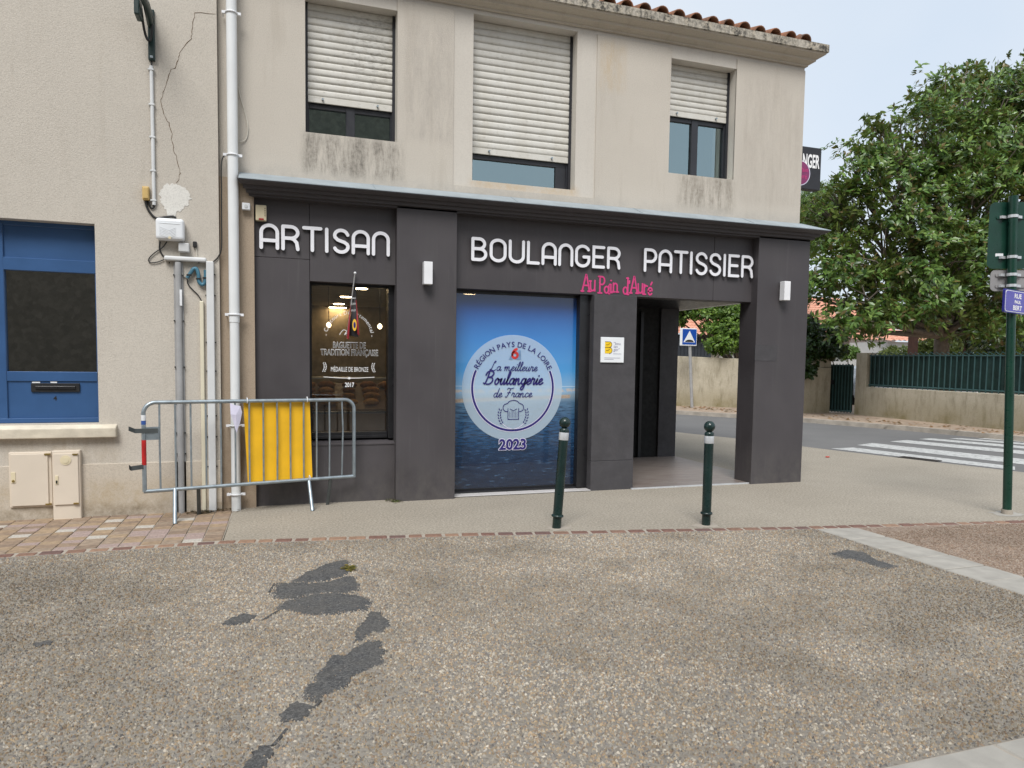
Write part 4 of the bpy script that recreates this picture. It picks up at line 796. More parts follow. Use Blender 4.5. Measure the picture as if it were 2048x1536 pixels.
for i in range(12): MB().box(.38+i*.17, .48+i*.17, 10.2, 10.35, 1.02, 1.07+.02*(i % 3)).build('cake', ['apron_red', 'bread', 'cream_plastic'][i % 3], cs, bevel=.015)

# ---------------------------------------------------------------- stroke lettering
def arc(cx, cy, rx, ry, a0, a1, n=12): return [(cx+rx*math.cos(math.radians(a0+(a1-a0)*i/n)), cy+ry*math.sin(math.radians(a0+(a1-a0)*i/n))) for i in range(n+1)]
G = {  # rounded capitals: (advance width, strokes) in cap-height units
 'A': (.60, [[(0, 0), (0, .68)]+arc(.27, .68, .27, .32, 180, 0)+[(.54, 0)], [(0, .33), (.54, .33)]]),
 'N': (.60, [[(0, 0), (0, .68)]+arc(.27, .68, .27, .32, 180, 0)+[(.54, 0)]]),
 'R': (.58, [[(0, 0), (0, 1)], [(0, 1), (.26, 1)]+arc(.26, .74, .24, .26, 90, -90)+[(0, .48)], [(.26, .48), (.36, .44), (.46, .30), (.50, 0)]]),
 'T': (.62, [[(0, 1), (.58, 1)], [(.29, 1), (.29, 0)]]), 'I': (.16, [[(.04, 0), (.04, 1)]]),
 'S': (.56, [[(.49, .80)]+arc(.26, .75, .23, .25, 20, 200, 10)+[(.14, .55), (.38, .45)]+arc(.26, .25, .24, .25, 30, -160, 10)]),
 'B': (.62, [[(0, 0), (0, 1)], [(0, 1), (.26, 1)]+arc(.26, .76, .22, .24, 90, -90)+[(0, .52)], [(.2, .52)]+arc(.27, .26, .26, .26, 90, -90)+[(0, 0)]]),
 'O': (.66, [arc(.29, .71, .29, .29, 0, 180)+arc(.29, .29, .29, .29, 180, 360)+[(.58, .71)]]),
 'U': (.64, [[(0, 1), (0, .29)]+arc(.28, .28, .28, .28, 180, 360)+[(.56, 1)]]),
 'L': (.50, [[(0, 1), (0, 0), (.44, 0)]]), 'E': (.54, [[(.46, 1), (0, 1), (0, 0), (.46, 0)], [(0, .51), (.40, .51)]]),
 'G': (.66, [arc(.29, .71, .28, .29, 25, 180)+arc(.29, .29, .28, .29, 180, 360)+[(.57, .46), (.34, .46)]]),
 'P': (.56, [[(0, 0), (0, 1)], [(0, 1), (.26, 1)]+arc(.26, .72, .24, .28, 90, -90)+[(0, .44)]])}
def stroke_mesh(mb, pts, wd, y0, y1, fx, n_cap=6):
    P = [Vector((p[0], p[1])) for p in pts]; Q = [P[0]]
    for p in P[1:]:
        if (p-Q[-1]).length > 1e-4: Q.append(p)
    P = Q; h = wd/2; L = []; R = []
    if len(P) > 3 and (P[0]-P[-1]).length < 2e-3:
        P = P[:-1]; m = len(P); V = []
        for i in range(m):
            d0 = (P[i]-P[i-1]).normalized(); d1 = (P[(i+1) % m]-P[i]).normalized(); d = (d0+d1).normalized(); nrm = Vector((-d.y, d.x)); a_ = fx(P[i]+nrm*h); b_ = fx(P[i]-nrm*h); V += [(a_[0], y0, a_[1]), (b_[0], y0, b_[1])]
        F_ = [(2*i, 2*((i+1) % m), 2*((i+1) % m)+1, 2*i+1) for i in range(m)]
        if y1 is not None:
            b = len(V); V += [(v[0], y1, v[2]) for v in V[:b]]
            for o_ in (0, 1): F_ += [(2*i+o_, 2*((i+1) % m)+o_, 2*((i+1) % m)+o_+b, 2*i+o_+b) for i in range(m)]
        mb.add(V, F_); return
    for i, p in enumerate(P):
        d0 = (p-P[i-1]).normalized() if i else None; d1 = (P[i+1]-p).normalized() if i < len(P)-1 else None
        d = (d0+d1) if d0 and d1 else (d0 or d1)
        if d.length < 1e-3: d = d1
        d = d.normalized(); nrm = Vector((-d.y, d.x)); k = 1
        if d0 and d1: k = 1/max(.6, nrm.dot(Vector((-d1.y, d1.x))))
        L.append(p+nrm*h*k); R.append(p-nrm*h*k)
    d = (P[-1]-P[-2]).normalized(); a0 = math.atan2(d.x, -d.y); capE = [P[-1]+Vector((math.cos(a0-PI*k/n_cap), math.sin(a0-PI*k/n_cap)))*h for k in range(1, n_cap)]
    d = (P[0]-P[1]).normalized(); a0 = math.atan2(d.x, -d.y); capS = [P[0]+Vector((math.cos(a0-PI*k/n_cap), math.sin(a0-PI*k/n_cap)))*h for k in range(1, n_cap)]
    m = len(P); F = [fx(p) for p in L]+[fx(p) for p in R]; V = [(x, y0, z) for x, z in F]; faces = [(i, i+1, m+i+1, m+i) for i in range(m-1)]
    o = len(V); V += [(fx(p)[0], y0, fx(p)[1]) for p in capE]; faces.append((m-1,)+tuple(range(o, o+len(capE)))+(2*m-1,))
    o2 = len(V); V += [(fx(p)[0], y0, fx(p)[1]) for p in capS]; faces.append((m,)+tuple(range(o2, o2+len(capS)))+(0,))
    ring = list(range(m))+list(range(o, o+len(capE)))+[2*m-1-i for i in range(m)]+list(range(o2, o2+len(capS)))
    if y1 is not None:
        b = len(V); V += [(v[0], y1, v[2]) for v in V[:b]]; r = len(ring)
        faces += [(ring[i], ring[(i+1) % r], ring[(i+1) % r]+b, ring[i]+b) for i in range(r)]
    mb.add(V, faces)
def word(txt, x0, x1, z0, z1, y, depth, wd, label, mat, squash=1.0):
    H = z1-z0; tot = sum(G[c][0] for c in txt)+.13*(len(txt)-1); gap = .13
    s = (x1-x0)/(tot-.06); x = x0
    e = thing('shop_lettering', label, 'lettering', ((x0+x1)/2, y, z0))
    for c in txt:
        adv, st = G[c]; mb = MB()
        for k, p in enumerate(st): stroke_mesh(mb, [(px*s, pz*H) for px, pz in p], wd, y-.0007*k, y+depth, lambda p, x=x: (x+p.x, z0+p.y))
        lo_ = mb.build('letter', mat, e); lo_.data.materials.append(M['letter_side_shade'])
        for p_ in lo_.data.polygons: p_.material_index = 0 if abs(p_.normal.y) > .6 else 1  # side faces take the painted shade colour
        q = st[0][len(st[0])//2]; MB().tube([(x+q[0]*s, y+depth-.002, z0+q[1]*H), (x+q[0]*s, PNL+.005, z0+q[1]*H)], .006, 6).build('standoff', 'black_frame', e)
        x += (adv+gap)*s
sw = .034
word('ARTISAN', -.135, 1.115, 2.592, 2.812, PNL-.042, .022, sw, 'large white raised letters reading ARTISAN on the charcoal fascia', 'white_letter')
word('BOULANGER', 2.028, 3.795, 2.602, 2.825, PNL-.042, .022, sw, 'large white raised letters reading BOULANGER over the blue window', 'white_letter')
word('PATISSIER', 4.13, 5.632, 2.595, 2.838, PNL-.042, .022, sw, 'large white raised letters reading PATISSIER over the porch', 'white_letter')
# pink painted name: whimsical slab letters
PK = [('A', [[(0, 0), (.30, 1), (.34, 1), (.60, 0)], [(.12, .36), (.52, .36)], [(-.08, .02), (.12, .02)], [(.48, .02), (.70, .02)]], .66), ('u', [[(0, .56), (.02, .2)]+arc(.19, .18, .17, .17, 180, 350)+[(.37, .62)], [(.37, .0), (.37, .1)], [(-.08, .58), (.06, .58)]], .50), (' ', [], .22),
 ('P', [[(.06, 0), (.06, .98)], arc(.22, .74, .22, .24, 120, -150), [(-.08, .0), (.22, .0)], [(-.06, .98), (.1, .98)]], .44), ('a', [arc(.17, .22, .17, .2, 0, 360), [(.36, .46), (.36, 0), (.42, -.02)]], .48), ('i', [[(.05, 0), (.05, .48)], [(-.06, .0), (.16, .0)], [(-.06, .48), (.05, .48)], [(.03, .72), (.07, .72)]], .22), ('n', [[(.04, 0), (.04, .52)], [(.04, .36)]+arc(.2, .36, .15, .15, 160, 0)+[(.36, 0)], [(-.05, 0), (.14, 0)], [(.27, 0), (.46, 0)]], .52), (' ', [], .34),
 ('d', [arc(.18, .22, .17, .21, 0, 360), [(.38, 1), (.38, 0)], [(.28, .98), (.42, .98)], [(.32, 0), (.46, 0)]], .50), ("'", [[(.02, .82), (.0, .68)]], .12), ('A', [[(0, 0), (.28, 1.02), (.32, 1.02), (.58, 0)], [(.12, .34), (.5, .34)], [(-.08, .02), (.12, .02)], [(.46, .02), (.68, .02)]], .64), ('u', [[(0, .56), (.02, .2)]+arc(.19, .18, .17, .17, 180, 350)+[(.37, .58)], [(.37, .0), (.37, .1)]], .48), ('r', [[(.04, 0), (.04, .6)], [(.04, .4), (.16, .54), (.30, .5)], [(-.06, 0), (.16, 0)]], .38), ('e', [[(.02, .26), (.34, .32)]+arc(.18, .27, .17, .22, 15, 320, 14), [(.22, .66), (.32, .82)]], .4)]
e = thing('shop_lettering', 'pink hand-drawn style shop name painted under the white letters', 'lettering', (3.8, PNL, 2.3)); tw = sum(p[2] for p in PK); s = (4.262-3.345)/tw; x = 3.345
for i, (ch, st, adv) in enumerate(PK):
    if st:
        mb = MB(); dz = .012*math.sin(i*1.3)
        for k, p in enumerate(st): stroke_mesh(mb, [(a*s, b*.192) for a, b in p], .0185, PNL-.004-.0006*k, PNL, lambda p, x=x: (x+p.x, 2.318+dz+p.y))
        mb.build('letter', 'pink_paint', e)
    x += adv*s
# window 2: badge
BX, BZ, BR, GY = 2.578, 1.196, .607, 7.694
mb = MB(); m = 72; mb.add([(BX+BR*math.cos(2*PI*k/m), GY, BZ+BR*math.sin(2*PI*k/m)) for k in range(m)], [tuple(range(m))]); badge = mb.build('badge_disc', 'badge_film', W2)
def ring_arc(mb, r0, r1, a0, a1, y, n=60):
    V = []
    for k in range(n+1):
        a = math.radians(a0+(a1-a0)*k/n); V += [(BX+r0*math.cos(a), y, BZ+r0*math.sin(a)), (BX+r1*math.cos(a), y, BZ+r1*math.sin(a))]
    mb.add(V, [(2*k, 2*k+1, 2*k+3, 2*k+2) for k in range(n)])
mb = MB(); ring_arc(mb, .476, .500, 156, 384, GY-.003); mb.build('badge_ring', 'ink_navy', W2); mb = MB(); ring_arc(mb, .469, .475, 156, 384, GY-.002); ring_arc(mb, .501, .507, 156, 384, GY-.002); mb.build('ring_outline', 'paper', W2)
mb = MB(); arc_text(mb, 'RÉGION PAYS DE LA LOIRE', .086, BX, BZ, .470, PI/2, math.radians(128), GY-.004, bold=.0008); mb.build('badge_text', 'ink_navy', W2)
# script lettering from strokes
def sp(pts, n=6):
    P = [Vector(p) for p in pts]; Q = []
    for i in range(len(P)-1):
        p0, p1, p2, p3 = P[max(i-1, 0)], P[i], P[i+1], P[min(i+2, len(P)-1)]
        for k in range(n): t_ = k/n; Q.append(.5*((2*p1)+(p2-p0)*t_+(2*p0-5*p1+4*p2-p3)*t_*t_+(3*p1-p0-3*p2+p3)*t_**3))
    Q.append(P[-1]); return [(q.x, q.y) for q in Q]
SC = {'a': (.46, [[(.38, .36), (.26, .46), (.10, .38), (.04, .16), (.14, .01), (.28, .10), (.38, .42), (.36, .10), (.42, .0), (.52, .12)]]), 'e': (.38, [[(.0, .12), (.18, .22), (.30, .36), (.22, .46), (.08, .34), (.06, .12), (.18, .0), (.40, .14)]]),
 'i': (.24, [[(.02, .16), (.12, .44), (.08, .12), (.14, .0), (.26, .12)], [(.17, .66), (.19, .68)]]), 'l': (.26, [[(.0, .12), (.18, .60), (.22, .92), (.14, .96), (.08, .60), (.08, .14), (.14, .0), (.28, .12)]]),
 'm': (.70, [[(.0, .3), (.08, .44), (.06, .0)], [(.07, .2), (.20, .44), (.27, .38), (.26, .0)], [(.27, .2), (.40, .44), (.48, .38), (.47, .08), (.54, .0), (.72, .14)]]), 'n': (.50, [[(.0, .3), (.08, .44), (.06, .0)], [(.07, .2), (.22, .44), (.30, .38), (.28, .08), (.36, .0), (.52, .14)]]),
 'u': (.50, [[(.02, .2), (.1, .44), (.06, .12), (.14, .0), (.26, .12), (.36, .44)], [(.36, .44), (.34, .08), (.40, .0), (.52, .14)]]), 'r': (.38, [[(.0, .2), (.08, .50), (.12, .42), (.26, .42), (.22, .1), (.28, .0), (.40, .14)]]),
 'o': (.44, [[(.22, .45), (.08, .36), (.04, .14), (.16, .0), (.30, .12), (.32, .34), (.22, .45), (.28, .36), (.46, .40)]]), 'g': (.46, [[(.36, .38), (.22, .46), (.08, .34), (.06, .14), (.16, .02), (.30, .14), (.38, .44), (.34, -.1), (.24, -.40), (.10, -.36), (.14, -.18), (.48, .12)]]),
 'd': (.48, [[(.34, .36), (.22, .46), (.08, .36), (.04, .14), (.14, .0), (.28, .12), (.44, .96)], [(.44, .96), (.34, .12), (.40, .0), (.52, .12)]]), 'c': (.38, [[(.34, .36), (.24, .46), (.08, .34), (.06, .12), (.18, .0), (.40, .14)]]),
 'B': (.80, [[(.24, .9), (.16, .4), (.06, .06), (-.06, .1)], [(.0, .70), (.10, .94), (.40, 1.02), (.60, .86), (.50, .62), (.26, .54)], [(.26, .54), (.54, .50), (.62, .26), (.44, .04), (.18, .02)]]), 'L': (.66, [[(.40, .86), (.46, 1.0), (.34, 1.0), (.24, .6), (.12, .1), (.0, .04), (.04, .14), (.24, .06), (.44, .0), (.58, .12)]]),
 'F': (.60, [[(.06, .84), (.14, .98), (.40, .92), (.66, 1.0)], [(.38, .92), (.26, .4), (.12, .02), (-.02, .06)], [(.12, .48), (.44, .50)]]), ' ': (.34, [])}
def script(txt, x0, x1, z, size, wd, mat, name):
    tot = sum(SC[c][0] for c in txt)+.1; stretch = (x1-x0)/(tot*size); x = x0; mb = MB(); kk = 0
    for c in txt:
        adv, st = SC[c]
        for p in st: stroke_mesh(mb, sp([((a*stretch+b*.22)*size, b*size) for a, b in p]), wd, GY-.004-.0004*(kk % 5), None, lambda p, x=x: (x+p.x, z+p.y), 4); kk += 1
        x += adv*size*stretch
    mb.build(name, mat, W2)
script('La meilleure', BX-.285, BX+.30, 1.394, .105, .0085, 'ink_navy', 'badge_text'); script('Boulangerie', BX-.35, BX+.37, 1.238, .148, .0175, 'ink_navy', 'badge_text'); script('de France', BX-.24, BX+.24, 1.092, .105, .0085, 'ink_navy', 'badge_text')
mb = MB(); put_text(mb, '2023', .168, BX+.005, .490, GY-.006, bold=.005); mb.build('badge_year', 'ink_navy', W2); mb = MB(); put_text(mb, '2023', .168, BX+.005, .490, GY-.003, bold=.012); mb.build('year_outline', 'paper', W2)
# channel logo: grey-blue wedges with red 6
LG = BZ+.326
mb = MB(); mb.add([(BX-.06, GY-.003, LG), (BX-.012, GY-.003, LG), (BX-.005, GY-.003, LG+.09)], [(0, 1, 2)]); mb.add([(BX+.03, GY-.003, LG), (BX+.09, GY-.003, LG), (BX+.084, GY-.003, LG+.112), (BX+.062, GY-.003, LG+.112)], [(0, 1, 2, 3)]); mb.build('logo_wedge', 'logo_blue', W2)
mb = MB(); stroke_mesh(mb, [(a*.1, b*.1) for a, b in [(.62, 1.02), (.40, .92), (.16, .62), (.10, .38)]+arc(.42, .34, .32, .32, 170, -172, 20)], .028, GY-.004, None, lambda p: (BX-.028+p.x, LG+.018+p.y)); mb.build('logo_six', 'logo_red', W2)
# chef hat and wheat ears
mb = MB(); HZ = BZ-.115
def pl(pts, wd=.008, yy=GY-.004): stroke_mesh(mb, pts, wd, yy, None, lambda p: (BX+.005+p.x, HZ+p.y))
pl([(-.065, -.12), (-.065, -.245), (.065, -.245), (.065, -.12)]); pl([(-.065, -.155)]+[(-.08+.045*math.cos(a), -.11+.045*math.sin(a)) for a in np.linspace(-1.3, -4.4, 12)], .008, GY-.0045)
pl([(-.10, -.07)]+[(.0+.072*math.cos(a), -.075+.05*math.sin(a)) for a in np.linspace(2.8, .35, 14)]+[(.10, -.07)], .008, GY-.005); pl([(.065, -.155)]+[(.08+.045*math.cos(a), -.11+.045*math.sin(a)) for a in np.linspace(-1.84, 1.26, 12)], .008, GY-.0055); pl([(-.04, -.125), (0, -.145), (.04, -.125)], .006, GY-.006)
mb.build('chef_hat', 'ink_navy', W2); mb = MB()
for k in range(6): pl([(-.045+k*.018, -.155), (-.045+k*.018, -.225)], .004)
mb.build('hat_pleats', 'ink_navy', W2); mb = MB(); mbw = MB()
for sgn in (-1, 1):
    for k in range(6):
        a = math.radians(215-k*11) if sgn < 0 else math.radians(-35+k*11); cx, cz = .168*math.cos(a), -.19+.165*math.sin(a)
        for dd in (-1, 1):
            t_ = Vector((-math.sin(a), math.cos(a)))*(1 if sgn > 0 else -1); n_ = Vector((math.cos(a), math.sin(a))); ctr = Vector((cx, cz))+n_*dd*.013; d_ = (t_+n_*dd*.6).normalized(); e_ = Vector((-d_.y, d_.x))
            P = [ctr-d_*.017, ctr+e_*.0075, ctr+d_*.017, ctr-e_*.0075]; mb.add([(BX+.005+p.x, GY-.004, HZ+p.y) for p in P], [(0, 1, 2, 3)])
    stroke_mesh(mbw, [(sgn*-.02, -.365), (sgn*.07, -.34), (sgn*.13, -.295)], .006, GY-.003, None, lambda p: (BX+.005+p.x, HZ+p.y))
mb.build('wheat_ear', 'ink_navy', W2); mbw.build('wheat_stem', 'paper', W2)
# window 1 decal
DY = 7.714
def dpt(x, y): q = onY(600+x/4.0415, 520+y/4.0415, DY); return q.x, q.z
def fit_text(mb, t_, x0, x1, yb, hpx, y, **k):
    (ax, az), (bx, bz) = dpt(x0, yb), dpt(x1, yb); V, F = text_geom(t_, 1.0, **k); xs = [v.x for v in V]; ys = [v.y for v in V if True]; cap = .70; hh = hpx/4.0415/179.0
    mb.add([(ax+(v.x-min(xs))/(max(xs)-min(xs))*(bx-ax), y, (az+bz)/2+v.y/cap*hh) for v in V], F)
DXc, DZ_ = dpt(398, 612)
mb = MB(); arc_text(mb, '- Concours Départemental -', .058, DXc, DZ_, .225, PI/2, math.radians(184), DY); mb.build('window_text', 'ink_white', W1)
for (t_, x0, x1, yb, hh, bd) in (('BAGUETTE DE', 268, 531, 712, 46, .022), ('TRADITION FRANÇAISE', 166, 631, 771, 46, .022), ('MÉDAILLE DE BRONZE', 250, 552, 902, 36, 0), ('2017', 363, 438, 1026, 34, .02)):
    mb = MB(); fit_text(mb, t_, x0, x1, yb, hh, DY, bold=bd); mb.build('window_text', 'ink_white', W1)
    if bd == .022: mb = MB(); fit_text(mb, t_, x0+2, x1-2, yb-1, hh-3, DY-.002, bold=-.010); mb.build('text_fill', 'ink_black', W1)
LZ = dpt(400, 955)[1]; WZ = dpt(400, 900)[1]
mb = MB(); stroke_mesh(mb, [(-.265, .012), (-.1, .002), (0, 0), (.1, .002), (.265, .012)], .007, DY, None, lambda p: (DXc+p.x, LZ+p.y)); mb.add([(DXc-.025, DY-.001, LZ), (DXc, DY-.001, LZ-.014), (DXc+.025, DY-.001, LZ), (DXc, DY-.001, LZ+.014)], [(0, 1, 2, 3)])
for sgn in (-1, 1):
    for k in range(6):
        for dd in (-1, 1):
            c_ = Vector((DXc+sgn*(.262-.014*math.sin(k*.55)+dd*.010), WZ+k*.017)); d_ = Vector((dd*.5*sgn*0+dd*.6, 1)).normalized(); e_ = Vector((-d_.y, d_.x)); P = [c_-d_*.011, c_+e_*.005, c_+d_*.011, c_-e_*.005]; mb.add([(p.x, DY, p.y) for p in P], [(0, 1, 2, 3)])
stroke_mesh(mb, sp([(-.10, .0), (-.06, .05), (-.02, .03), (-.05, .0), (-.01, .06), (.03, .10), (.0, .06), (.04, .04), (.1, .03)]), .006, DY, None, lambda p: (DXc+p.x, DZ_+.01+p.y)); mb.build('window_ornament', 'ink_white', W1)
# flag held in front of the window
fl = thing('window_flag', 'small furled black and red pennant on a stick at the shop window', 'flag', (.72, 7.6, 1.8))
pt = onY(710, 546, 7.48); pb = onY(694, 672, 7.66); MB().tube([pt, pb], .007, 8).build('stick', 'flag_pole', fl); mb = MB(); mb.lathe([(0.001, pt.z+.014), (.011, pt.z+.009), (.014, pt.z), (.011, pt.z-.009), (.001, pt.z-.014)], pt.x, pt.y, 12); mb.build('ball', 'sticker_white', fl)
def cloth(x0s, x1s, ys, mat, nm, yo):
    mb = MB(); n = 10; V = []
    for k in range(n+1):
        u = k/n; a = onY(x0s[0]+(x0s[1]-x0s[0])*u, ys[0]+(ys[1]-ys[0])*u, 7.57+yo+.02*math.sin(u*7)); b = onY(x1s[0]+(x1s[1]-x1s[0])*u, ys[0]+(ys[1]-ys[0])*u+4*u, 7.55+yo+.03*math.sin(u*5+1)); c_ = a.lerp(b, .5)+Vector((0, -.03*(u+.2), 0)); V += [a, c_, b]
    mb.add(V, [(3*k+j, 3*k+j+1, 3*k+4+j, 3*k+3+j) for k in range(n) for j in (0, 1)], True); mb.build(nm, mat, fl)
cloth((709, 697), (711, 717), (562, 671), 'flag_black', 'cloth', 0); cloth((703, 693), (702.5, 698), (590, 676), 'flag_red', 'red_edge', -.012); cloth((711.5, 714), (713, 719), (600, 668), 'flag_red', 'red_edge', -.035)
c_ = onY(709, 650, 7.50); mb = MB(); m = 20; mb.add([(c_.x+.022*math.cos(2*PI*k/m), 7.495, c_.z+.062*math.sin(2*PI*k/m)) for k in range(m)], [tuple(range(m))]); sl_o = mb.build('seal', 'flag_gold', fl); mb = MB(); mb.add([(c_.x+.012*math.cos(2*PI*k/m), 7.493, c_.z+.032*math.sin(2*PI*k/m)) for k in range(m)], [tuple(range(m))]); mb.build('seal_centre', 'ink_navy', sl_o)
mb = MB()
for yy, hh in ((597, .010), (609, .017), (622, .017)):
    q = onY(707, yy, 7.50); P = [(-.022+.006*i, hh*(1 if i % 2 else -.2)) for i in range(8)]; stroke_mesh(mb, P, .003, 7.498, None, lambda p: (q.x+p.x, q.z+p.y), 3)
mb.build('flag_text', 'ink_white', fl)
# wall lamps
def wlamp(px, pyt, pyb, label, y=PY):
    a = onY(px, pyt, y-.07); b = onY(px, pyb, y-.07); e = thing('wall_lamp', label, 'wall lamp', (a.x, y, b.z), 'white box wall lamps'); MB().box(a.x-.045, a.x+.045, y-.11, y-.02, b.z, a.z).build('lamp_body', 'lamp_white', e, bevel=.004); MB().box(a.x-.03, a.x+.03, y-.022, y+.002, b.z+.05, a.z-.05).build('mount', 'black_frame', e); MB().box(a.x-.035, a.x+.035, y-.10, y-.03, b.z-.002, b.z+.004).build('lens', 'grey_plastic', e)
wlamp(855.5, 524, 569, 'white box wall lamp on the pilaster between the two shop windows'); wlamp(1571.5, 563, 601, 'white box wall lamp on the corner pillar of the porch')
# alarm box and sensor
e, a, b = wallbox('alarm_box', 'cream alarm siren box with a red light above the letter A', 'alarm', (511, 410, 533, 443), .06, 'cream_plastic', y=PNL-.01, bev=.008); MB().box(a.x+.03, b.x-.025, PNL-.08, PNL-.06, b.z+.004, b.z+.022).build('red_light', 'red_plastic', e, bevel=.003)
mb = MB()
for i in range(5): mb.box(b.x-.018, b.x-.008, PNL-.0725, PNL-.069, b.z+.045+i*.018, b.z+.052+i*.018)
mb.build('vent', 'ink_brown', e)
e, a, b = wallbox('sensor_box', 'small white sensor box on the wall at the left end of the cornice', 'sensor', (484, 406, 500.5, 421), .06, 'white_plastic', y=WY-.03, bev=.006); mb = MB(); mb.tube([((a.x+b.x)/2, WY-.095, (a.z+b.z)/2), ((a.x+b.x)/2, WY-.088, (a.z+b.z)/2)], .016, 14); mb.build('sounder', 'grey_plastic', e)
# plaque
a = onY(1202, 674, PY+.06); b = onY(1247, 725.5, PY+.06); e = thing('wall_plaque', 'square white plaque with a yellow B emblem on the porch pillar', 'plaque', ((a.x+b.x)/2, PY+.07, b.z)); QY = PY+.05
MB().box(a.x, b.x, QY+.004, PY+.075, b.z, a.z).build('plate', 'sign_white', e, bevel=.004)
def Lx(u): return a.x+(b.x-a.x)*u
def Lz(v): return a.z+(b.z-a.z)*v
mb = MB(); mk = MB()
for (v0, v1, w_) in ((.18, .40, .46), (.405, .64, .48)):
    pts = [(.17, v0), (.36, v0)]+[(.36+(w_-.36)*math.sin(t_), (v0+v1)/2-(v1-v0)/2*math.cos(t_)) for t_ in np.linspace(.2, PI-.2, 10)]+[(.36, v1), (.17, v1)]
    mb.add([(Lx(u), QY+.002, Lz(v)) for u, v in pts], [tuple(range(len(pts)))]); stroke_mesh(mk, [(Lx(u), Lz(v)) for u, v in pts[:-1]], .006, QY+.001, None, lambda p: (p.x, p.y), 3); stroke_mesh(mk, [(Lx(.22), Lz(v0+.12)), (Lx(.30), Lz(v0+.12)), (Lx(.37), Lz(v0+.07))], .005, QY+.0005, None, lambda p: (p.x, p.y), 3)
mb.build('emblem', 'ink_yellow', e); mk.build('emblem_line', 'ink_brown', e)
mb = MB()
for v, s_ in ((.30, '"bou'), (.42, 'lan'), (.54, 'ger"')): put_text(mb, s_, .048, Lx(.54), Lz(v), QY+.002, align='LEFT')

for (u0, u1, v) in ((.53, .88, .645), (.15, .84, .81), (.15, .55, .865)): mb.add([(Lx(u0), QY+.002, Lz(v)), (Lx(u1), QY+.002, Lz(v)), (Lx(u1), QY+.002, Lz(v+.014)), (Lx(u0), QY+.002, Lz(v+.014))], [(0, 1, 2, 3)])
mb.build('plaque_text', 'ink_grey', e)
# projecting sign on the side wall
hs = thing('projecting_sign', 'dark projecting shop sign sticking out beyond the upper corner', 'sign', (6.7, 8.6, 3.8)); SY = 8.6
a = onY(1643, 297, SY); b = onY(1640.5, 381, SY); x1 = (a.x+b.x)/2; x0 = x1-.74; z1 = a.z; z0 = b.z
MB().box(x0, x1, SY, SY+.12, z0, z1).build('box', 'dark_sign', hs, bevel=.006); MB().box(6.30, x0+.02, SY+.04, SY+.08, z0+.3, z0+.36).build('bracket', 'galvanised', hs)
mb = MB(); put_text(mb, 'BOULANGER', .150, 0, 0, 0, bold=.004); xs = [v[0] for v in mb.v]; sx = (x1-x0-.07)/(max(xs)-min(xs)); mb.v = [((v[0]-max(xs))*sx+x1-.03, SY-.003, v[2]*1.75+z1-.29) for v in mb.v]; mb.build('sign_text', 'ink_white', hs)
mb = MB(); m = 28; cx, cz, rr = (x0+x1)/2, z0+.22, .18
mb.add([(cx+rr*math.cos(2*PI*k/m), SY-.002, cz+rr*math.sin(2*PI*k/m)) for k in range(m)], [tuple(range(m))]); mb.build('emblem_ring', 'paper', hs); mb = MB(); mb.add([(cx+rr*.93*math.cos(2*PI*k/m), SY-.004, cz+rr*.93*math.sin(2*PI*k/m)) for k in range(m)], [tuple(range(m))]); mb.build('emblem', 'magenta', hs)
mb = MB(); put_text(mb, 'Au Pain', .09, cx, cz+.02, SY-.006); put_text(mb, "d'Auré", .09, cx, cz-.075, SY-.006); mb.build('emblem_text', 'pink_paint', hs)

# ================================================================= STREET FURNITURE
cb = thing('crowd_barrier', 'galvanised steel crowd barrier standing against the shopfront', 'barrier', (-.2, 7.2, 0))
B0 = Vector((-.79, 7.08, 0)); U = Vector((1.2, .26, 0)).normalized(); NB = Vector((-U.y, U.x, 0))
def onB(px, py, off=0): return onPlane(px, py, B0+NB*off, NB)
tl, tr_, bl, br_ = onB(296, 805), onB(700, 799), onB(291, 983), onB(709, 952)
lo_s = (onB(288, 900)-B0).dot(U); hi_s = (onB(708, 880)-B0).dot(U); zt = (tl.z+tr_.z)/2; zb = (bl.z+br_.z)/2
def BP(s, z, off=0): p = B0+U*s+NB*off; return Vector((p.x, p.y, z))
def zbot(s): return bl.z+(br_.z-bl.z)*(s-lo_s)/(hi_s-lo_s)
def ztop(s): return tl.z+(tr_.z-tl.z)*(s-lo_s)/(hi_s-lo_s)
rc = .10
fr = [BP(lo_s, zbot(lo_s))]+[BP(lo_s+rc-rc*math.cos(t_), ztop(lo_s)-rc+rc*math.sin(t_)) for t_ in np.linspace(0, PI/2, 8)]+[BP(hi_s-rc+rc*math.sin(t_), ztop(hi_s)-rc+rc*math.cos(t_)) for t_ in np.linspace(0, PI/2, 8)]+[BP(hi_s, zbot(hi_s)-.01)]
MB().tube(fr, .0185, 12).build('frame', 'galvanised', cb); MB().tube([BP(lo_s-.01, zbot(lo_s)), BP(hi_s+.01, zbot(hi_s))], .0175, 12).build('bottom_rail', 'galvanised', cb)
for i in range(1, 15):
    s_ = lo_s+(hi_s-lo_s)*i/15; mid = BP(s_+(.012 if i == 14 else random.uniform(-.003, .003)), (ztop(s_)+zbot(s_))/2+(.1 if i == 14 else 0)); MB().tube([BP(s_, zbot(s_)), mid, BP(s_, ztop(s_))], .0085, 8).build('bar', 'galvanised', cb)
def leg(px, py, foot, r, mat): top = onB(px, py); MB().tube([top, (foot.x, foot.y, .0)], r, 10).build('leg', mat, cb)
leg(350, 978, onZ(350, 1048), .019, 'galvanised'); leg(397, 974, onZ(398, 1029), .018, 'dark_galv'); leg(618, 962, onZ(625, 1022), .019, 'galvanised'); leg(661, 957, onZ(655, 1009), .018, 'dark_galv')
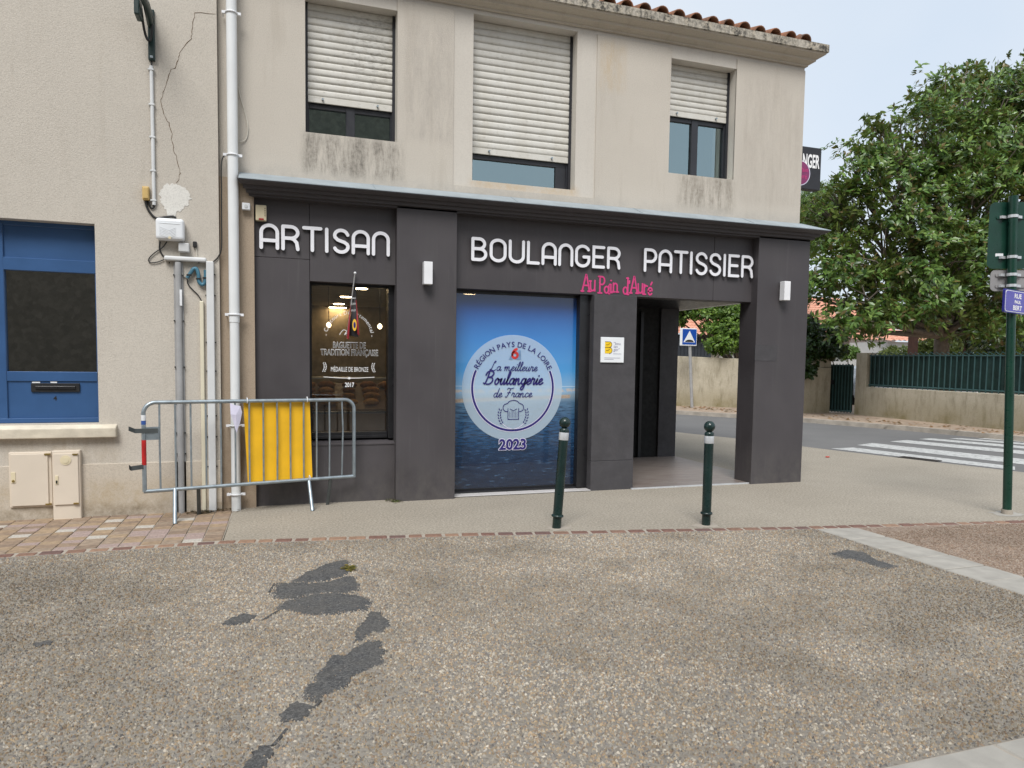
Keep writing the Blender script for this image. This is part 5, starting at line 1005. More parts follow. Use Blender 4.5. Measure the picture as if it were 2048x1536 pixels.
for (p0, p1, p2, nm) in (((316, 861), (270, 862), (257, 857), 'hook'), ((290, 933), (262, 937), (258, 934), 'hook')):
    P = [onB(*p0, -.01), onB(*p1, -.02), onB(*p2, -.06)]; mb = MB()
    for a, b in zip(P, P[1:]):
        d_ = Vector((0, 0, .02)); o_ = NB*-.006; mb.add([a-d_, b-d_, b+d_, a+d_, a-d_+o_, b-d_+o_, b+d_+o_, a+d_+o_], [(0, 1, 2, 3), (7, 6, 5, 4), (0, 4, 5, 1), (3, 2, 6, 7), (1, 5, 6, 2), (0, 3, 7, 4)])
    mb.build(nm, 'dark_galv', cb)
a, b = onB(291, 854), onB(318, 879); mb = MB(); o_ = NB*-.012; A = [Vector((a.x, a.y, a.z)), Vector((b.x, b.y, a.z)), Vector((b.x, b.y, b.z)), Vector((a.x, a.y, b.z))]; mb.add([p+o_ for p in A]+[p-o_*.3 for p in A], [(0, 1, 2, 3), (7, 6, 5, 4), (0, 4, 5, 1), (1, 5, 6, 2), (2, 6, 7, 3), (3, 7, 4, 0)]); mb.build('name_plate', 'galvanised', cb)
def sleeve(y0, y1, mat, nm): a, b = onB(287, y0), onB(289, y1); MB().tube([BP(lo_s, b.z), BP(lo_s, a.z)], .0197, 12).build(nm, mat, cb)
sleeve(830, 841, 'sticker_white', 'sticker'); sleeve(841.3, 849, 'sticker_blue', 'sticker'); sleeve(880, 930, 'red_tape', 'red_tape')
# yellow board tied behind the bars
yb = thing('yellow_board', 'bright yellow plastic board tied behind the barrier bars', 'board', tuple(onB(560, 960, .04)))
P = [onB(487, 806, .03), onB(619.5, 803, .03), onB(625, 957, .035), onB(496, 965, .035)]; th = NB*.012
MB().add(P+[p+th for p in P], [(0, 1, 2, 3), (7, 6, 5, 4), (0, 4, 5, 1), (1, 5, 6, 2), (2, 6, 7, 3), (3, 7, 4, 0)]).build('sheet', 'yellow_board', yb)
for q in ((494, 801), (614, 799), (619, 956)): c_ = onB(*q); MB().tube([c_+NB*(.024*math.cos(a))+Vector((0, 0, .026*math.sin(a))) for a in np.linspace(0, 6.0, 12)], .004, 6).build('cable_tie', 'sticker_white', yb)
P = [(460, 806), (468, 810), (481, 812), (484, 825), (480, 845), (473, 866), (467, 845), (461, 828)]
pp = MB(); Q = [onB(*p, -.03-.01*math.sin(i)) for i, p in enumerate(P)]; c_ = sum(Q, Vector())/len(Q)+NB*-.012; pp.add([c_]+Q, [(0, 1+i, 1+(i+1) % len(Q)) for i in range(len(Q))]); pp = pp.build('paper_tag', 'paper', None)
sm = pp.modifiers.new('thick', 'SOLIDIFY'); sm.thickness = .002; tag(pp, 'pointed white paper tag hanging from the top rail of the barrier', 'tag')
# bollards
def bollard(bx, by, top, label):
    e = thing('bollard', label, 'bollard', (bx, by, 0), 'green bollards'); d = (top-Vector((bx, by, 0))); H = d.length; q = Vector((0, 0, 1)).rotation_difference(d.normalized()).to_matrix().to_4x4(); X = Matrix.Translation((bx, by, 0)) @ q; r = .045
    def L(prof, nm, mat): mb = MB(); mb.lathe(prof, 0, 0, 24); mb.build(nm, mat, e, xf=X)
    L([(.040, -.02), (.040, .10), (.041, .105)], 'base', 'bollard_green'); L([(.041, .10), (.054, .105), (.056, .113), (.052, .122), (.043, .125)], 'collar', 'bollard_green'); L([(.0425, .12), (.0425, H-.205)], 'post', 'bollard_green'); L([(.044, H-.207), (.0445, H-.205), (.0445, H-.140), (.044, H-.138)], 'reflective_band', 'band_silver')
    L([(.0425, H-.14), (.043, H-.118), (.040, H-.108), (.024, H-.098), (.022, H-.092)], 'neck', 'bollard_green'); n = 14; L([(max(.0005, .0515*math.sin(PI*k/n)), H-.0515-.0515*math.cos(PI*k/n)) for k in range(n+1)], 'ball', 'bollard_green')
    mb = MB(); m = 26; mb.add([(bx, by, .004)]+[(bx+(.13+random.gauss(0, .025))*math.cos(2*PI*k/m), by+(.10+random.gauss(0, .02))*math.sin(2*PI*k/m), .0015) for k in range(m)], [(0, 1+k, 1+(k+1) % m) for k in range(m)]); mb.build('footing', 'mortar', e)
p1, p2 = onZ(1113, 1056), onZ(1412, 1050)
t1 = onY(1130.5, 834, p1.y-.01); t2 = onY(1419.5, 842, p2.y)
bollard(p1.x, p1.y, t1, 'dark green ball-topped bollard leaning slightly in front of the blue window'); bollard(p2.x, p2.y, t2, 'dark green ball-topped bollard standing upright in front of the porch')
# sign post on the right
pb_ = onZ(2014, 1028); sp_ = thing('sign_post', 'dark green sign post carrying sign backs and a blue street name plate', 'sign post', tuple(pb_)); tp = onY(2027, 400, pb_.y)
lean = (tp-pb_); D_ = lean.normalized(); top = pb_+D_*(lean.length+.04)
MB().tube([pb_, top], .041, 20).build('post', 'post_green', sp_); MB().tube([pb_-Vector((0, 0, .02)), pb_+D_*.05], .052, 18).build('base_collar', 'mortar', sp_); mb = MB(); m = 24; mb.add([(pb_.x, pb_.y, .006)]+[(pb_.x+(.17+random.gauss(0, .03))*math.cos(2*PI*k/m), pb_.y+(.13+random.gauss(0, .02))*math.sin(2*PI*k/m), .002) for k in range(m)], [(0, 1+k, 1+(k+1) % m) for k in range(m)]); mb.build('footing', 'slab_concrete', sp_)
# plates are turned: local frame on the post
ang = math.radians(-24); ux = Vector((math.cos(ang), math.sin(ang), 0)); un = Vector((math.sin(ang), -math.cos(ang), 0))     # un points to the camera side
def at_z(z): return pb_+D_*((z-pb_.z)/D_.z)
def plate(nm, l, r, z0, z1, off, mat, rad=.05, th=.006, par=None, tilt=0):
    n = 6; pts = []
    for (cx, cz, a0) in ((r-rad, z1-rad, 0), (l+rad, z1-rad, 90), (l+rad, z0+rad, 180), (r-rad, z0+rad, 270)):
        for k in range(n+1): a = math.radians(a0+90*k/n); pts.append((cx+rad*math.cos(a), cz+rad*math.sin(a)))
    o = at_z((z0+z1)/2); V = []
    for dd in (off, off-th):
        for u, z in pts: p = o+ux*u+un*dd; V.append((p.x, p.y, z+tilt*u))
    m = len(pts); mb = MB(); mb.add(V, [tuple(range(m)), tuple(range(m, 2*m))[::-1]]+[(i, (i+1) % m, m+(i+1) % m, m+i) for i in range(m)]); return mb.build(nm, mat, par or sp_)
zA0, zA1 = 2.512, 3.17
pA = plate('direction_panel', -.20, .70, zA0, zA1, -.055, 'sign_back_green', .06); pB = plate('grey_panel', -.175, .70, 2.285, 2.50, -.055, 'sign_back_grey', .05)
plate('panel_rim', -.203, .703, zA0-.003, zA1+.003, -.052, 'post_green', .06, .003, pA)
for z, par, c0 in ((3.02, pA, 'sign_back_green'), (2.62, pA, 'sign_back_green'), (2.445, pB, 'sign_back_grey'), (2.335, pB, 'sign_back_grey')):
    plate('rail', -.13, .5, z-.016, z+.016, -.045, c0, .012, .012, par); o = at_z(z); P = [o+ux*(.046*math.cos(a))+un*(.046*math.sin(a))+Vector((0, 0, 0)) for a in np.linspace(-.15*PI, 1.15*PI, 14)]
    mb = MB(); V = []
    for p in P: V += [(p.x, p.y, z-.014), (p.x, p.y, z+.014)]
    mb.add(V, [(2*i, 2*i+1, 2*i+3, 2*i+2) for i in range(len(P)-1)], True)
    for sg in (-1, 1): q = o+ux*(.075*sg)+un*-.035; mb.box(q.x-.03, q.x+.03, q.y-.012, q.y+.012, z-.013, z+.013)
    mb.build('clamp_band', 'band_silver', sp_)
st_ = plate('sticker', -.135, -.06, 2.632, 2.662, -.047, 'sticker_white', .004, .002, pA)
ang = math.radians(10); ux = Vector((math.cos(ang), math.sin(ang), 0)); un = Vector((math.sin(ang), -math.cos(ang), 0))
zc_ = onY(2012, 603, pb_.y-.05).z; l0 = -.235; nmp = plate('street_name_plate', l0, .235, zc_-.115, zc_+.115, .055, 'enamel_edge', .015, .02, None, -.03); plate('name_border', l0+.012, .223, zc_-.105, zc_+.105, .0565, 'sign_white', .03, .002, nmp, -.03); plate('name_field', l0+.018, .217, zc_-.099, zc_+.099, .0575, 'enamel_blue', .03, .002, nmp, -.03)
mb = MB(); o = at_z(zc_)
for s_, dz, sz in (('RUE', .035, .064), ('PAUL', -.016, .042), ('BERT', -.082, .064)):
    V, F = text_geom(s_, sz, bold=.0015); mb.add([tuple(Vector((o.x, o.y, zc_+dz+v.y-.03*(v.x*1.15)))+ux*(v.x*1.15)+un*.0585) for v in V], F)
mb.build('name_text', 'ink_white', nmp)
# hump sign seen through the porch
hp = onZ(1384, 815, .085); hg = thing('speed_hump_sign', 'blue square speed hump sign on a grey pole beyond the porch', 'road sign', tuple(hp)); ptop = onY(1378, 650, hp.y)
MB().tube([hp, onY(1378.5, 660, hp.y)], .05, 12).build('pole', 'conduit_grey', hg)
a = onY(1361.5, 656, hp.y-.08); b = onY(1393.5, 692, hp.y-.08); yy = hp.y-.08
MB().box(a.x, b.x, yy, yy+.05, b.z, a.z).build('plate', 'sign_white', hg, bevel=.015); w_ = b.x-a.x; h_ = a.z-b.z
MB().box(a.x+w_*.12, b.x-w_*.04, yy-.004, yy+.01, b.z+h_*.07, a.z-h_*.05).build('blue_field', 'sign_blue', hg); cx = a.x+w_*.54
MB().add([(cx-w_*.36, yy-.007, b.z+h_*.2), (cx+w_*.34, yy-.007, b.z+h_*.2), (cx, yy-.007, a.z-h_*.14)], [(0, 1, 2)]).build('white_triangle', 'sign_white', hg)
MB().add([(cx+w_*.26*math.cos(t_), yy-.009, b.z+h_*.22+h_*.13*math.sin(t_)) for t_ in np.linspace(0, PI, 14)], [tuple(range(14))]).build('hump_symbol', 'sign_black', hg)

# ================================================================= FAR SIDE OF THE STREET
ZP = .085
def wallseg(e, p, q, h0, h1, th, mat, name='wall', z0=None):
    p, q = Vector((*p, 0)), Vector((*q, 0)); d = (q-p).normalized(); n = Vector((-d.y, d.x, 0))*th; z = ZP-.05 if z0 is None else z0
    V = [(*p.xy, z), (*q.xy, z), (*(q+n).xy, z), (*(p+n).xy, z), (*p.xy, h0), (*q.xy, h1), (*(q+n).xy, h1), (*(p+n).xy, h0)]
    return MB().add(V, [(0, 3, 2, 1), (4, 5, 6, 7), (0, 1, 5, 4), (1, 2, 6, 5), (2, 3, 7, 6), (3, 0, 4, 7)]).build(name, mat, e, bevel=.01, seg=1)
def gz(x, y): p = onZ(x, y, ZP); return (p.x, p.y)
def hz(x, y, p): d = ray(x, y); t_ = math.hypot(*p)/math.hypot(d[0], d[1]); return CAMZ+d[2]*t_
Wr = gz(2120, 871); W2p = gz(1729, 831); Wp = gz(1713, 829.5); Gl = gz(1659, 825.5); Ll = gz(1590, 826)
hw1 = hz(1740, 774, W2p); hf1 = hz(1740, 707, W2p); hw2 = hz(2010, 789, gz(2010, 860)); hf2 = hz(2010, 706, gz(2010, 860))
gw = thing('garden_wall', 'stained cream garden wall carrying a green railing across the street', 'wall', (*Wp, ZP)); 
# right part runs toward the camera: order q->p so that thickness goes away from the street
wallseg(gw, W2p, Wr, hw1, hw2, .25, 'garden_wall'); d = (Vector(Wr)-Vector(W2p)).normalized(); pe = Vector(W2p)-d*.42
wallseg(gw, tuple(pe), W2p, hf1+.02, hf1+.02, .35, 'garden_wall', 'pier')
rl = thing('railing', 'green metal railing with screening cloth on top of the garden wall', 'fence', (*W2p, hw1)); nrm = Vector((-d.y, d.x)); LW = (Vector(Wr)-Vector(W2p)).length
def RP(s, off=.1): p = Vector(W2p)+d*s+nrm*off; return p
def hW(s): return hw1+(hw2-hw1)*s/ (Vector(gz(2010, 860))-Vector(W2p)).length
def hF(s): return hf1+(hf2-hf1)*s/(Vector(gz(2010, 860))-Vector(W2p)).length
def rail(s0, s1, f, th, nm, mat='fence_paint'): a, b = RP(s0), RP(s1); MB().tube([(a.x, a.y, f(s0)), (b.x, b.y, f(s1))], th, 6).build(nm, mat, rl)
rail(0, LW, lambda s: hW(s)+.06, .022, 'rail'); rail(0, LW, lambda s: hF(s)-.06, .02, 'rail')
nb_ = int(LW/.165)
for i in range(nb_):
    s_ = .06+i*.165; a = RP(s_, .09); MB().box(a.x-.011, a.x+.011, a.y-.011, a.y+.011, hW(s_)-.01, hF(s_)-.03).build('bar', 'fence_paint', rl)
    if i % 1 == 0: a2 = RP(s_+.0825, .09); mb = MB(); mb.tube([(a.x, a.y, hF(s_)-.04), ((a.x+a2.x)/2, (a.y+a2.y)/2, hF(s_)+.03), (a2.x*2-a.x, a2.y*2-a.y, hF(s_)-.04)], .009, 5); mb.build('hoop', 'fence_paint', rl)
mb = MB(); n = 60; V = []
for k in range(n+1):
    s_ = LW*k/n; a = RP(s_, .125+.012*math.sin(k*1.7)+random.uniform(-.008, .008)); V += [(a.x, a.y, hW(s_)+.02), (a.x+random.uniform(-.01, .01), a.y, (hW(s_)+hF(s_))/2), (a.x, a.y, hF(s_)-.07+random.uniform(-.015, .015))]
mb.add(V, [(3*k+j, 3*k+j+1, 3*k+4+j, 3*k+3+j) for k in range(n) for j in (0, 1)]); mb.build('screening_cloth', 'screen_cloth', rl)
# gate
gt = thing('garden_gate', 'dark green barred garden gate between the wall pier and the ivy wall', 'gate', (*Gl, ZP)); ga = Vector(Gl)+Vector((.05, .12)); gb = Vector(tuple(pe))+Vector((0, .1)); hg_ = hz(1690, 729, tuple((ga+gb)/2)); gd = (gb-ga); gl_ = gd.length; gd.normalize(); gn = Vector((-gd.y, gd.x))
for z in (ZP+.08, hg_-.03): MB().tube([(ga.x, ga.y, z), (gb.x, gb.y, z)], .025, 6).build('rail', 'fence_paint', gt)
for i in range(8): p = ga+gd*gl_*(i+.3)/7.6; MB().box(p.x-.012, p.x+.012, p.y-.012, p.y+.012, ZP+.03, hg_+.02).build('bar', 'fence_paint', gt)
p, q = ga+gn*.04, gb+gn*.04; MB().add([(p.x, p.y, ZP+.05), (q.x, q.y, ZP+.05), (q.x, q.y, hg_-.02), (p.x, p.y, hg_-.02)], [(0, 1, 2, 3)]).build('screening_cloth', 'screen_cloth', gt); p = ga+gd*.12-gn*.03; MB().box(p.x-.05, p.x+.05, p.y-.02, p.y+.02, .95, 1.08).build('lock', 'black_frame', gt)
hl = hz(1640, 735, Gl)
iw = thing('garden_wall', 'cream wall end overgrown with ivy left of the garden gate', 'wall', (*Gl, ZP)); wallseg(iw, Ll, Gl, hl, hl, .3, 'garden_wall'); MB().box(Gl[0]-.5, Gl[0]+.05, Gl[1]+.05, Gl[1]+.4, hl, hl+.28).build('capstone', 'garden_wall', iw, bevel=.03)
pA_, pB_ = gz(1335, 811), gz(1500, 816); hA = hz(1350, 706, gz(1350, 811)); hB = hz(1470, 718, gz(1470, 814.5))
pw = thing('garden_wall', 'weathered grey rendered wall behind the speed hump sign', 'wall', (*pA_, ZP)); dm = (Vector(pB_)-Vector(pA_)).normalized(); wallseg(pw, tuple(Vector(pA_)-dm*3), pB_, hA, hB, .3, 'garden_wall')
# shed, houses behind
sh = thing('garden_shed', 'dark vertically clad shed with tiled roof behind the grey wall', 'shed', (14.5, 27, 0)); sy = 26.5
a = onY(1300, 667, sy); b = onY(1423, 667, sy); x0, x1, zt_ = a.x, b.x, a.z; MB().box(x0, x1, sy, sy+4, 0, zt_).build('wall', 'dark_cladding', sh)
nb2 = 18
for i in range(nb2): xx = x0+(x1-x0)*i/nb2; MB().box(xx, xx+.035, sy-.03, sy, 0, zt_-.02).build('batten', 'dark_cladding', sh)
def tiled_roof(e, x0, x1, y0, z0, y1, z1, mat, nx, ny):
    # wavy sheet of roman tiles, rows stepped
    V = []; F = []; nu = nx*4
    for j in range(ny*2):
        r = j//2; t0 = (r+(j % 2))/ny; y = y0+(y1-y0)*t0; z = z0+(z1-z0)*t0-(.05 if j % 2 else 0)+.04
        for i in range(nu+1): V.append((x0+(x1-x0)*i/nu, y, z+.06*abs(math.sin(PI*i/4))))
    m = nu+1
    for j in range(ny*2-1):
        for i in range(nu): F.append((j*m+i, j*m+i+1, (j+1)*m+i+1, (j+1)*m+i))
    return MB().add(V, F).build('roof', mat, e)
tiled_roof(sh, x0-.3, x1+9, sy-.35, zt_-.05, sy+5, zt_+2.3, 'far_tile', 70, 16); MB().box(x1, x1+8, sy+.5, sy+4, 0, zt_+.1).build('annex_wall', 'white_wall', sh)
hs2 = thing('white_house', 'white walled house with pink tiled roof behind the magnolia', 'house', (27, 33, 0)); yy = 31
a = onY(1560, 688, yy); b = onY(1790, 700, yy); zr = onY(1690, 668, yy).z
MB().box(a.x, b.x, yy, yy+7, 0, zr).build('wall', 'white_wall', hs2); tiled_roof(hs2, a.x-.5, b.x+.2, yy-.5, zr-.12, yy+4.5, zr+2.4, 'far_tile', 50, 16)
a2 = onY(1775, 700, 28); b2 = onY(1850, 700, 28); z2 = onY(1800, 684, 28).z; MB().box(a2.x, b2.x+4, 28, 31, 0, z2).build('annex_wall', 'white_wall', hs2); r2 = tiled_roof(hs2, a2.x-.2, b2.x+4, 27.6, z2, 30, z2+.7, 'far_tile', 20, 6); r2.name = 'annex_roof'
q = onY(1742, 680, yy-.05); MB().box(q.x-.35, q.x+.35, yy-.12, yy, q.z-.12, q.z+.05).build('wall_light', 'grey_plastic', hs2, bevel=.02)
pg = thing('pergola', 'brown wooden pergola frame behind the green railing', 'pergola', (24, 22, 0)); gy = 21
def pbox(px0, py0, px1, py1, nm, y=gy, d_=.16): a, b = onY(px0, py0, y), onY(px1, py1, y); MB().box(a.x, b.x, y, y+d_, min(a.z, b.z), max(a.z, b.z)).build(nm, 'pergola_wood', pg, bevel=.01, seg=1)
pbox(1824, 655, 1833, 760, 'post'); pbox(1935, 655, 1943, 760, 'post'); pbox(2040, 655, 2048, 760, 'post'); pbox(1800, 642, 2090, 657, 'beam', gy-.1)
for px in (1815, 1850, 1885, 1920, 1955, 1990, 2025): a = onY(px, 641, gy); MB().box(a.x, a.x+.08, gy-.5, gy+3, a.z, a.z+.14).build('rafter', 'pergola_wood', pg)
mb = MB(); a = onY(1826, 672, gy); mb.tube([(a.x+.1, gy+.08, a.z-.35), (a.x+.55, gy+.08, a.z+.25)], .05, 4); mb.build('brace', 'pergola_wood', pg)
# parked cars: only their roofs show over gate and railing
def car(cx, cy, rz, label, L=4.2, Wd=1.75, H=1.52):
    e = thing('parked_car', label, 'car', (cx, cy, 0), 'cars parked behind the garden wall'); X = Matrix.Translation((cx, cy, 0)) @ Matrix.Rotation(rz, 4, 'Z')
    prof_ = [(-2.1, .45), (-2.08, .85), (-1.75, 1.0), (-1.1, 1.42), (-.5, H), (.5, H-.01), (1.0, 1.32), (1.5, .98), (2.05, .82), (2.1, .45), (2.0, .28), (-2.0, .28)]
    MB().prism([(u, v) for u, v in prof_], 'y', -Wd/2, Wd/2).build('body', 'car_paint', e, bevel=.07, xf=X, seg=3)
    win = [(-1.45, 1.02), (-1.0, 1.36), (-.45, 1.45), (.45, 1.44), (.9, 1.28), (1.3, 1.0)]
    for sd_ in (-1, 1): MB().prism(win, 'y', sd_*(Wd/2-.02), sd_*(Wd/2+.012)).build('side_window', 'car_glass', e, xf=X)
    for wx in (-1.3, 1.3):
        for sd_ in (-1, 1): MB().tube([(wx, sd_*(Wd/2-.2), .31), (wx, sd_*(Wd/2+.005), .31)], .31, 20).build('wheel', 'tyre', e, xf=X)
g1 = onY(1700, 712, 21.5); car(g1.x+.9, 21.8, math.radians(8), 'silver car whose rounded roof shows over the garden gate')
g2 = onY(1840, 705, 19.6); car(g2.x+.2, 19.9, math.radians(3), 'pale car roof just showing over the green railing')
# stone church-like building behind the photographer (seen only in reflections)
sb_ = thing('stone_building', 'tall rubble stone building facing the bakery across the plaza', 'building', (-8, -11, 0)); mb = MB(); wall_with_holes(mb, -26, 5.2, -.05, 13, 0, [(-4, -3, 3, 6), (-12, -11, 3, 6), (-20, -19, 3, 6), (-1.5, .2, 0, 3.2)], .4); MB_ = mb
mb.v = [(-v[0]-21.0, -11-v[1], v[2]) for v in mb.v]; mb.build('wall', 'stone_wall', sb_); MB().box(-26.3, 5.1, -23, -11.5, -.05, 13.02).build('core', 'stone_wall', sb_); MB().prism([(-24, 12.9), (-10.6, 12.9), (-17, 17)], 'x', -26.6, 5.4).build('roof', 'far_tile', sb_)

# ================================================================= VEGETATION
def leaves(name, parent, lobes, n, size, per, pal, mat, seed, aspect=.42, droop=.3, shell=.55, spray=None):
    r = np.random.default_rng(seed); vol = np.array([l[3]*l[4]*l[5] for l in lobes])**.72; pr = vol/vol.sum(); idx = r.choice(len(lobes), n, p=pr); Lb = np.array(lobes)[idx]
    u = r.normal(0, 1, (n, 3)); u /= np.linalg.norm(u, axis=1)[:, None]; rad = r.uniform(shell, 1.0, n)**.6*(1+r.normal(0, .09, n))
    C = Lb[:, :3]+u*rad[:, None]*Lb[:, 3:6]
    if spray:
        k_ = r.integers(0, n//spray[0], n); C = C[k_]+r.normal(0, spray[1], (n, 3))*np.array([1, 1, .55]); u = u[k_]
    ax = u*np.array([1, 1, .6])+np.array([0, 0, .55])+r.normal(0, .35, (n, 3)); ax /= np.linalg.norm(ax, axis=1)[:, None]
    C = np.repeat(C, per, 0); A = np.repeat(ax, per, 0); N = len(C); rnd = r.normal(0, 1, (N, 3)); t1 = np.cross(A, rnd); t1 /= np.linalg.norm(t1, axis=1)[:, None]
    k = r.uniform(.05, .75, (N, 1)); D = A*k+t1*(1-k*.5); D[:, 2] -= droop*r.uniform(0, 1, N); D /= np.linalg.norm(D, axis=1)[:, None]
    Wv = np.cross(D, A+r.normal(0, .25, (N, 3))); Wv /= np.linalg.norm(Wv, axis=1)[:, None]+1e-9; Nn = np.cross(Wv, D); Nn *= np.sign((Nn*A).sum(1))[:, None]; Wv = np.cross(D, Nn)
    S = size*r.uniform(.65, 1.25, (N, 1)); P0 = C+r.normal(0, size*.18, (N, 3)); tip = P0+D*S-np.array([0, 0, 1])*S*.08; mid = P0+D*S*.5+Nn*S*.07; hw = S*aspect*.5
    V = np.stack([P0, mid-Wv*hw-Nn*S*.05, tip, mid+Wv*hw-Nn*S*.05, mid], 1).reshape(-1, 3); b = 5*np.arange(N)[:, None]; F = np.concatenate([b+np.array([[0, 4, 1]]), b+np.array([[1, 4, 2]]), b+np.array([[0, 3, 4]]), b+np.array([[3, 2, 4]])], 1).reshape(-1, 3)
    pa = np.array(pal); cl = pa[r.integers(0, len(pal), N)]*r.uniform(.7, 1.3, (N, 1)); cc = np.repeat(np.concatenate([cl, np.ones((N, 1))], 1), 5, 0)
    me = bpy.data.meshes.new(name); me.vertices.add(len(V)); me.vertices.foreach_set('co', V.astype(np.float32).ravel()); me.loops.add(F.size); me.loops.foreach_set('vertex_index', F.astype(np.int32).ravel()); me.polygons.add(len(F)); me.polygons.foreach_set('loop_start', np.arange(0, F.size, 3, dtype=np.int32)); me.polygons.foreach_set('loop_total', np.full(len(F), 3, dtype=np.int32)); me.update(calc_edges=True); me.validate()
    ca = me.color_attributes.new('tint', 'FLOAT_COLOR', 'POINT'); ca.data.foreach_set('color', cc.astype(np.float32).ravel())
    return link(name, me, mat, parent)
def lobe(px, py, Y, rx, ry=None, rz=None): p = onY(px, py, Y); s = p.length/FPX if False else (p-Vector((0, 0, 1.5))).length/FPX; ry = ry or rx; rz = rz or rx; return (p.x, p.y, p.z, rx*s, rx*s*1.05, rz*s)
def branches(parent, base, lobes, r0, seed, fork=3, wander=.5, twigs=2):
    r = random.Random(seed); mb = MB(); base = Vector(base); tops = [Vector(l[:3]) for l in lobes]; cen = sum(tops, Vector())/len(tops); fk = base.lerp(cen, .42); fk.x = base.x+(cen.x-base.x)*.25; fk.y = base.y+(cen.y-base.y)*.25
    mb.tube([base-Vector((0, 0, .2)), base+Vector((.05, 0, .4)), base.lerp(fk, .5)+Vector((r.uniform(-.15, .15), r.uniform(-.15, .15), 0)), fk], r0, 10, rads=[r0*1.35, r0*1.05, r0*.9, r0*.75])
    for l, t_ in zip(lobes, tops):
        m = fk.lerp(t_, .5)+Vector((r.uniform(-1, 1), r.uniform(-1, 1), r.uniform(-.3, .6)))*wander*l[3]*.4; mb.tube([fk, m, t_], r0*.4, 7, rads=[r0*.5, r0*.27, r0*.1])
        for k in range(twigs):
            d_ = Vector((r.gauss(0, 1), r.gauss(0, 1), r.gauss(.3, .7))).normalized(); e_ = t_+Vector((d_.x*l[3], d_.y*l[4], d_.z*l[5]))*.92; s_ = m.lerp(t_, r.uniform(.2, .9)); mb.tube([s_, s_.lerp(e_, .5)+Vector((r.uniform(-.1, .1), r.uniform(-.1, .1), r.uniform(0, .2))), e_], .03, 5, rads=[r0*.13, r0*.08, r0*.025])
    return mb.build('trunk', 'bark', parent)
MAGP = [(.085, .145, .028), (.105, .18, .034), (.12, .22, .045), (.045, .10, .025), (.16, .25, .055), (.17, .13, .045), (.20, .30, .07), (.06, .13, .03), (.10, .19, .04), (.14, .24, .05)]
mg = thing('magnolia_tree', 'large evergreen magnolia with glossy leaves overhanging the garden railing', 'tree', (20.5, 16.8, 0))
ML = [lobe(x, y+(34 if y < 150 else 22 if y < 260 else 0), Y, r, None, rz) for (x, y, Y, r, rz) in [(2000, 165, 16.5, 62, 60), (1905, 185, 16, 62, 60), (1850, 240, 15.5, 45, 45), (2060, 230, 16, 80, 75), (1790, 285, 15.5, 22, 20), (1960, 290, 15.5, 85, 75), (1855, 330, 15.5, 70, 60), (1760, 360, 15.5, 60, 45), (2050, 360, 15, 95, 85), (1930, 410, 15, 85, 70), (1820, 430, 15, 75, 60), (1715, 420, 15.5, 60, 50), (1660, 450, 16, 48, 45), (2070, 500, 15, 100, 80), (1960, 520, 14.8, 85, 65), (1850, 530, 14.8, 80, 60), (1740, 520, 15, 75, 60), (1660, 530, 15.5, 55, 55), (1640, 600, 15.5, 45, 45), (1720, 605, 15, 70, 48), (1820, 610, 14.8, 75, 45), (1920, 605, 14.8, 75, 50), (2040, 610, 15, 85, 55), (1990, 660, 15.2, 60, 45), (1690, 655, 15.2, 50, 30), (1765, 650, 15, 35, 25), (1945, 120, 16.2, 35, 25), (1765, 230, 16, 16, 12), (1705, 335, 16, 36, 26), (1745, 300, 15.8, 34, 26), (1665, 385, 16, 34, 24), (1640, 420, 16.2, 34, 30), (1800, 240, 15.8, 30, 24)]]
branches(mg, (19.6, 16.4, 0), ML, .26, 3, wander=.8, twigs=7)
leaves('crown', mg, [(l[0], l[1], l[2], l[3]*.92, l[4]*.92, l[5]*.90) for l in ML], 6300, .20, 9, MAGP, 'magnolia_leaf', 11, aspect=.40, shell=.2, spray=(9, .30))
lt = thing('feathery_tree', 'pale green feathery tree behind the bakery corner', 'tree', (19, 27, 0)); LL = [lobe(x, y, 26, r, None, r*.8) for (x, y, r) in [(1640, 400, 38), (1600, 420, 40), (1675, 430, 38), (1620, 470, 45), (1570, 450, 40)]]
branches(lt, (17.4, 26.5, 0), LL, .2, 5); leaves('crown', lt, LL, 5200, .11, 9, [(.10, .17, .03), (.13, .21, .04), (.08, .14, .03)], 'soft_leaf', 12, aspect=.3, shell=.3)
bt = thing('broadleaf_tree', 'bright green leafy tree leaning over the grey wall behind the porch', 'tree', (17.5, 25, 0))
BL = [lobe(x, y, Y, r, None, rz) for (x, y, Y, r, rz) in [(1440, 690, 20.2, 30, 18), (1460, 660, 20.6, 35, 22), (1425, 655, 21, 22, 14), (1470, 625, 21, 45, 25), (1400, 628, 21.5, 35, 10), (1350, 635, 22, 25, 16), (1500, 680, 20.8, 40, 30), (1450, 600, 22, 60, 22), (1360, 605, 22, 50, 18), (1520, 620, 21, 50, 40)]]
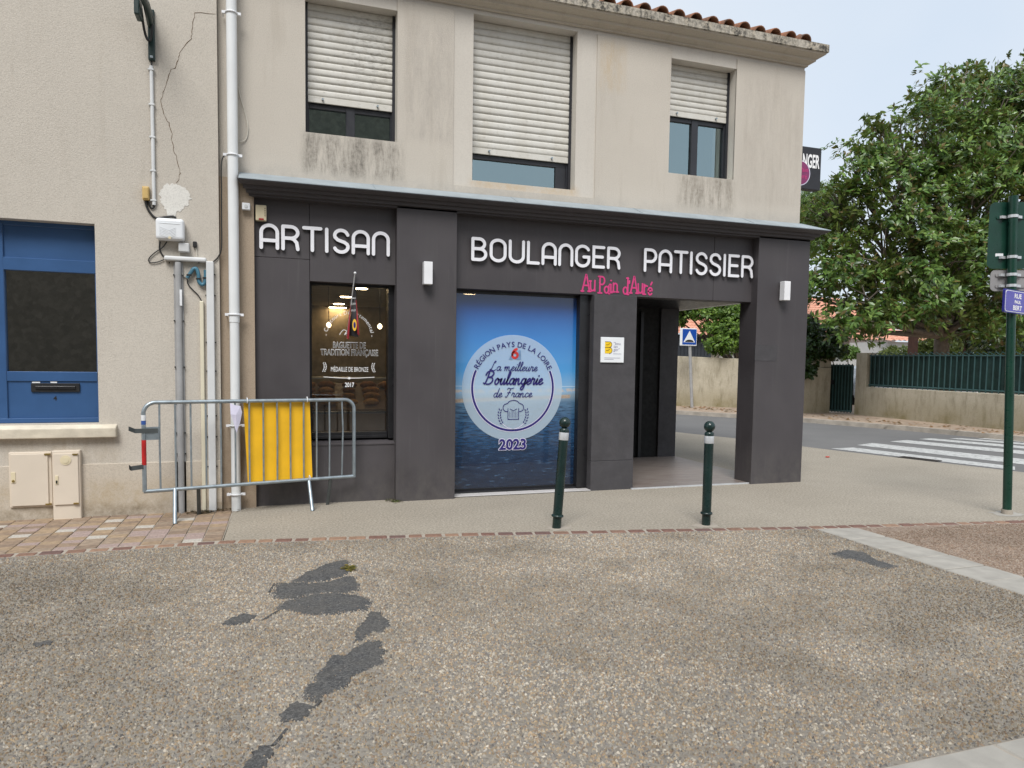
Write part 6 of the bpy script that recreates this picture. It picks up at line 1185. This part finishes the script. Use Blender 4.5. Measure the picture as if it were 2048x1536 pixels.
branches(bt, (17.0, 22.8, 0), BL, .16, 6, twigs=4); leaves('crown', bt, BL, 2700, .15, 8, [(.09, .17, .02), (.13, .23, .03), (.06, .12, .02), (.17, .27, .04)], 'soft_leaf', 13, aspect=.5, shell=.2)
iv = thing('ivy', 'dark ivy hanging over the wall end beside the bakery corner', 'ivy', (*Gl, 1.0)); IL = [lobe(x, y, Gl[1]+dy, r, None, rz) for (x, y, r, rz, dy) in [(1625, 690, 28, 26, .1), (1650, 705, 30, 14, .1), (1615, 730, 18, 25, -.1), (1670, 700, 25, 12, .3), (1610, 660, 30, 30, .5), (1655, 670, 35, 20, .6), (1617, 750, 8, 8, -.12)]]
leaves('foliage', iv, IL, 1500, .10, 6, [(.016, .042, .012), (.025, .06, .016), (.035, .075, .02)], 'magnolia_leaf', 14, aspect=.8, shell=.4); branches(iv, (Gl[0]-1.4, Gl[1]+.2, ZP), IL[:3], .04, 8)
def hedge(label, boxes, pal, n, size, seed, base):
    e = thing('hedge', label, 'hedge', base); L = []
    for (px, py, Y, rx, rz) in boxes: L.append(lobe(px, py, Y, rx, None, rz))
    leaves('foliage', e, L, n, size, 7, pal, 'soft_leaf', seed, aspect=.6, shell=.2); mb = MB()
    for l in L: mb.tube([(l[0], l[1], 0), (l[0]+.1, l[1], l[2]*.6), (l[0], l[1], l[2])], .04, 6, rads=[.05, .035, .01])
    mb.build('stems', 'bark', e); return e
hedge('yellow green ivy-clad hedge seen between the pergola posts', [(1880, 690, 23, 40, 32), (1915, 700, 23, 40, 30), (1850, 705, 23.5, 25, 22), (1800, 705, 24, 30, 14), (1905, 665, 23.5, 35, 20), (1775, 712, 24, 20, 10)], [(.09, .13, .02), (.12, .17, .03), (.16, .20, .04)], 2600, .10, 15, (24, 23, 0))
hedge('dark shrub mass behind the railing beside the sign post', [(1985, 690, 20, 45, 45), (2060, 690, 20.5, 60, 50), (1965, 650, 20.5, 35, 30)], [(.014, .03, .010), (.02, .045, .014)], 2200, .12, 16, (26, 20, 0))
hedge('light green bush behind the garden gate by the silver car', [(1665, 700, 24, 14, 10), (1695, 705, 24.5, 22, 12)], [(.10, .19, .03), (.14, .25, .04)], 500, .12, 17, (22, 24, 0))
